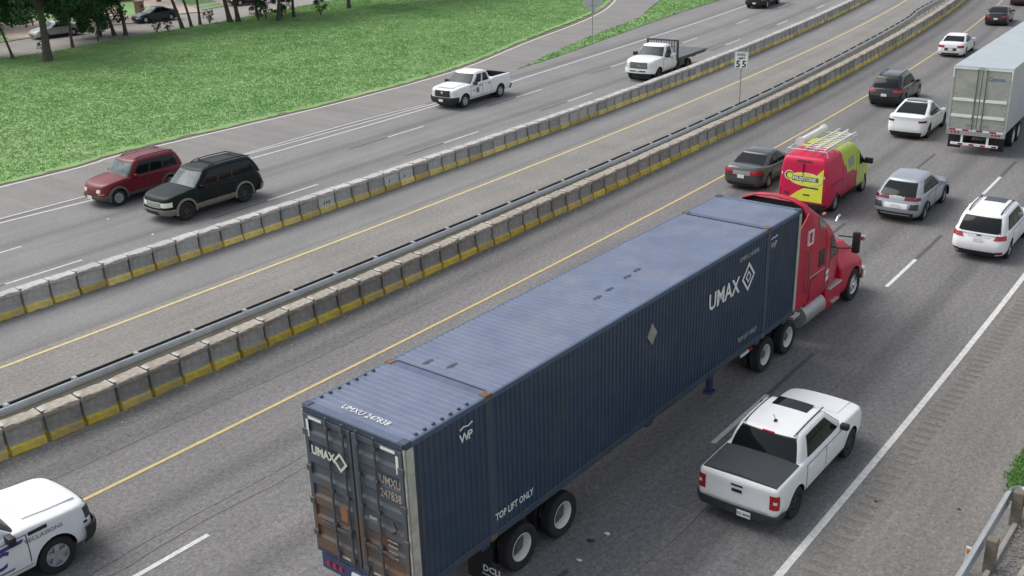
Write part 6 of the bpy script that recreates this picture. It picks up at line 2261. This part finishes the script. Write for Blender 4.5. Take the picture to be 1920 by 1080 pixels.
tree('yard tree on the lawn right of the red brick house', -90, 72, 10, .22, 0, (0, 0), 6.2, 1.2, 'yard trees')
k = 0
for x, y, sc in ((-64.9, 44.2, .8), (-67.2, 50.4, 1.9), (-67.6, 56.6, .9), (-67.4, 57.7, .7), (-68.3, 63.0, .9), (-65.0, 66.3, 1.2), (-65.6, 67.7, 1.8), (-64.6, 68.9, 1.6), (-62.9, 72.5, 1.2), (-67.2, 71.5, 1.3), (-79.3, 55.2, 2.0), (-66.9, 40.6, 1.5)):
    sh = empty('shrub', (x, y, .03))
    where = ['beside the thickest trunk', 'left of the three thin trunks', 'right of the three thin trunks', 'just before the leaning trunks', 'by the upright slim trunk', 'left under the bushy tree', 'behind the bushy tree', 'right under the bushy tree',
             'farthest right on the field', 'by the street at the top edge', 'on the lawn across the street', 'at the left edge of the picture'][k]
    tag(sh, 'low scrubby shrub ' + where, 'shrub', 'shrubs along the far street')
    st_ = MB()
    for q in range(7):
        a = random.uniform(0, 6.28)
        st_.tube([(0, 0, 0), (.25 * math.cos(a), .25 * math.sin(a), .6 * sc), (.55 * math.cos(a) * sc, .55 * math.sin(a) * sc, 1.25 * sc)], [.03, .02, .008], 5)
    st_.build('stem', BARK, sh)
    c = obj('foliage', CROWNS[3][0], None, sh)
    c.location = (0, 0, .85 * sc)
    c.scale = (sc, sc, sc)
    c.rotation_euler = (0, 0, random.uniform(0, 6))
    k += 1


# ------------------------------------------------------------------ grass blades
def blades(name, label, pts, hmin, hmax, m_, z0, wd=.06, nb=3, parent=None):
    rg = np.random.default_rng(5)
    n = len(pts)
    P = np.repeat(np.asarray(pts), nb, 0)
    a = rg.uniform(0, 2 * np.pi, n * nb)
    h = rg.uniform(hmin, hmax, n * nb)
    ln = rg.uniform(.15, .8, n * nb) * h
    b = rg.uniform(0, 2 * np.pi, n * nb)
    off = rg.normal(scale=.05, size=(n * nb, 2))
    base = P + off
    w2 = wd * rg.uniform(.6, 1.4, n * nb)
    z = np.full(n * nb, z0)
    v0 = np.stack([base[:, 0] - np.cos(a) * w2, base[:, 1] - np.sin(a) * w2, z], 1)
    v1 = np.stack([base[:, 0] + np.cos(a) * w2, base[:, 1] + np.sin(a) * w2, z], 1)
    v2 = np.stack([base[:, 0] + np.cos(b) * ln, base[:, 1] + np.sin(b) * ln, z + h], 1)
    V = np.stack([v0, v1, v2], 1).reshape(-1, 3)
    k = n * nb
    me = bpy.data.meshes.new(name)
    me.vertices.add(len(V))
    me.vertices.foreach_set('co', V.ravel())
    me.loops.add(3 * k)
    me.loops.foreach_set('vertex_index', np.arange(3 * k))
    me.polygons.add(k)
    me.polygons.foreach_set('loop_start', np.arange(k) * 3)
    me.polygons.foreach_set('loop_total', np.full(k, 3))
    me.update()
    o = obj(name, me, m_, parent)
    tag(o, label, 'grass', kind='stuff')
    return o


gx = np.array([p_[0] for p_ in ge])
gy = np.array([p_[1] for p_ in ge])
nc = np.array(NEARC)
Q = np.stack([RNG.uniform(-80, -27.5, 300000), RNG.uniform(12, 112, 300000)], 1)
ok = (Q[:, 0] < np.interp(Q[:, 1], gy, gx) - .35 - .25 * RNG.random(len(Q))) & (Q[:, 0] > np.interp(Q[:, 1], nc[:, 1], nc[:, 0]) + .2)
blades('field_grass', 'bright green uncut grass covering the wide verge above the highway', Q[ok], .04, .11, BLADES, .03, .024)
gp = np.array(GORE)
from mathutils.geometry import intersect_point_line


def inside(P, poly):
    c = np.zeros(len(P), bool)
    j = len(poly) - 1
    for i in range(len(poly)):
        xi, yi = poly[i]
        xj, yj = poly[j]
        c ^= ((yi > P[:, 1]) != (yj > P[:, 1])) & (P[:, 0] < (xj - xi) * (P[:, 1] - yi) / (yj - yi + 1e-12) + xi)
        j = i
    return c


Q = np.stack([RNG.uniform(-48, -25, 40000), RNG.uniform(57, 118, 40000)], 1)
blades('gore_weeds', 'narrow wedge of weedy grass between the slip road and the highway', Q[inside(Q, GORE)], .05, .17, BLADES, .045, .035)
Q = np.stack([RNG.uniform(16.3, 24, 60000), RNG.uniform(22.0, 27, 60000)], 1)
d0 = (Q[:, 0] - 16.3) * .9 + (Q[:, 1] - 22.6) * .35
blades('corner_grass', 'small patch of bright grass at the right edge above the guardrail end', Q[d0 > RNG.uniform(0, .25, len(Q))][:30000], .03, .11, grass_mat('fresh_grass', (.14, .29, .08), (.19, .35, .1), (.26, .42, .15)), .0, .02)
# dry weeds and litter caught between guardrail and near barrier
W_ = []
for i in range(1600):
    s = random.uniform(40, 112)
    if random.random() < .75 or s > 60:
        W_.append(RT(s, -3.95 + random.gauss(0, .12))[:2])
blades('median_weeds', 'thin dry weeds growing along the foot of the median guardrail', W_, .06, .3, mat('dry_weeds', (.11, .1, .06), rough=.9, var=.4, vscale=3), .0, .03)


# flakes of yellow paint and concrete knocked off the near barrier
FL = MB()
for i in range(260):
    s = random.uniform(8, 70)
    t = -2.98 + abs(random.gauss(0, .16))
    r_ = random.uniform(.012, .05)
    c = Vector(RT(s, t, .004))
    V = [c + Vector((r_ * random.uniform(.5, 1.3) * math.cos(a_), r_ * random.uniform(.5, 1.3) * math.sin(a_), 0)) for a_ in (0, 1.3, 2.6, 3.9, 5.2)]
    V += [v + Vector((0, 0, .006)) for v in V]
    FL.add(V, [(4, 3, 2, 1, 0), (5, 6, 7, 8, 9)] + [(k, (k + 1) % 5, 5 + (k + 1) % 5, 5 + k) for k in range(5)])
o = FL.build('paint_flakes', mat('flake_yellow', (.42, .36, .18), rough=.9, var=.3, vscale=4))
tag(o, 'chips of yellow paint and concrete along the foot of the near barrier', 'chips', kind='stuff')


# ------------------------------------------------------------------ litter on the road
def scrap(label, x, y, r_, m_, flat=.4):
    n = 7
    V = [(r_ * math.cos(6.28 * k / n) * random.uniform(.6, 1.2), r_ * .7 * math.sin(6.28 * k / n) * random.uniform(.6, 1.2), random.uniform(0, r_ * flat * .4)) for k in range(n)]
    V += [(v[0] * .5, v[1] * .5, r_ * flat * random.uniform(.6, 1.2)) for v in V]
    F = [tuple(range(n - 1, -1, -1)), tuple(range(n, 2 * n))] + [(k, (k + 1) % n, n + (k + 1) % n, n + k) for k in range(n)]
    o = mk('litter_scrap', V, F, m_)
    o.location = (x, y, .0)
    tag(o, label, 'litter', 'scraps of litter on the road')


LW_ = mat('litter_white', (.75, .75, .73), rough=.6)
LD_ = mat('litter_dark', (.04, .04, .04), rough=.8)
scrap('white scrap on the road nearest the bottom edge right of the lorry wheels', 10.32, 14.62, .085, LW_)
scrap('white scrap on the road a little farther up beside the lorry wheels', 10.27, 15.72, .085, LW_)
scrap('dark scrap of rubber between the two white scraps', 10.15, 15.3, .11, LD_)
scrap('white scrap on the road in front of the dark red SUV', -19.08, 21.95, .09, LW_)
scrap('pale scrap on the road nearest the far barrier left of the green SUV', -15.67, 21.84, .09, LW_)
scrap('dark scrap on the road just ahead of the green SUV', -17.43, 24.39, .1, LD_)
scrap('flat dark flake on the shoulder by the rumble strip', *RT(19.9, 14.55)[:2], .06, LD_)
scrap('flat dark flake on the shoulder nearer the guardrail', *RT(20.6, 16.1)[:2], .06, LD_)
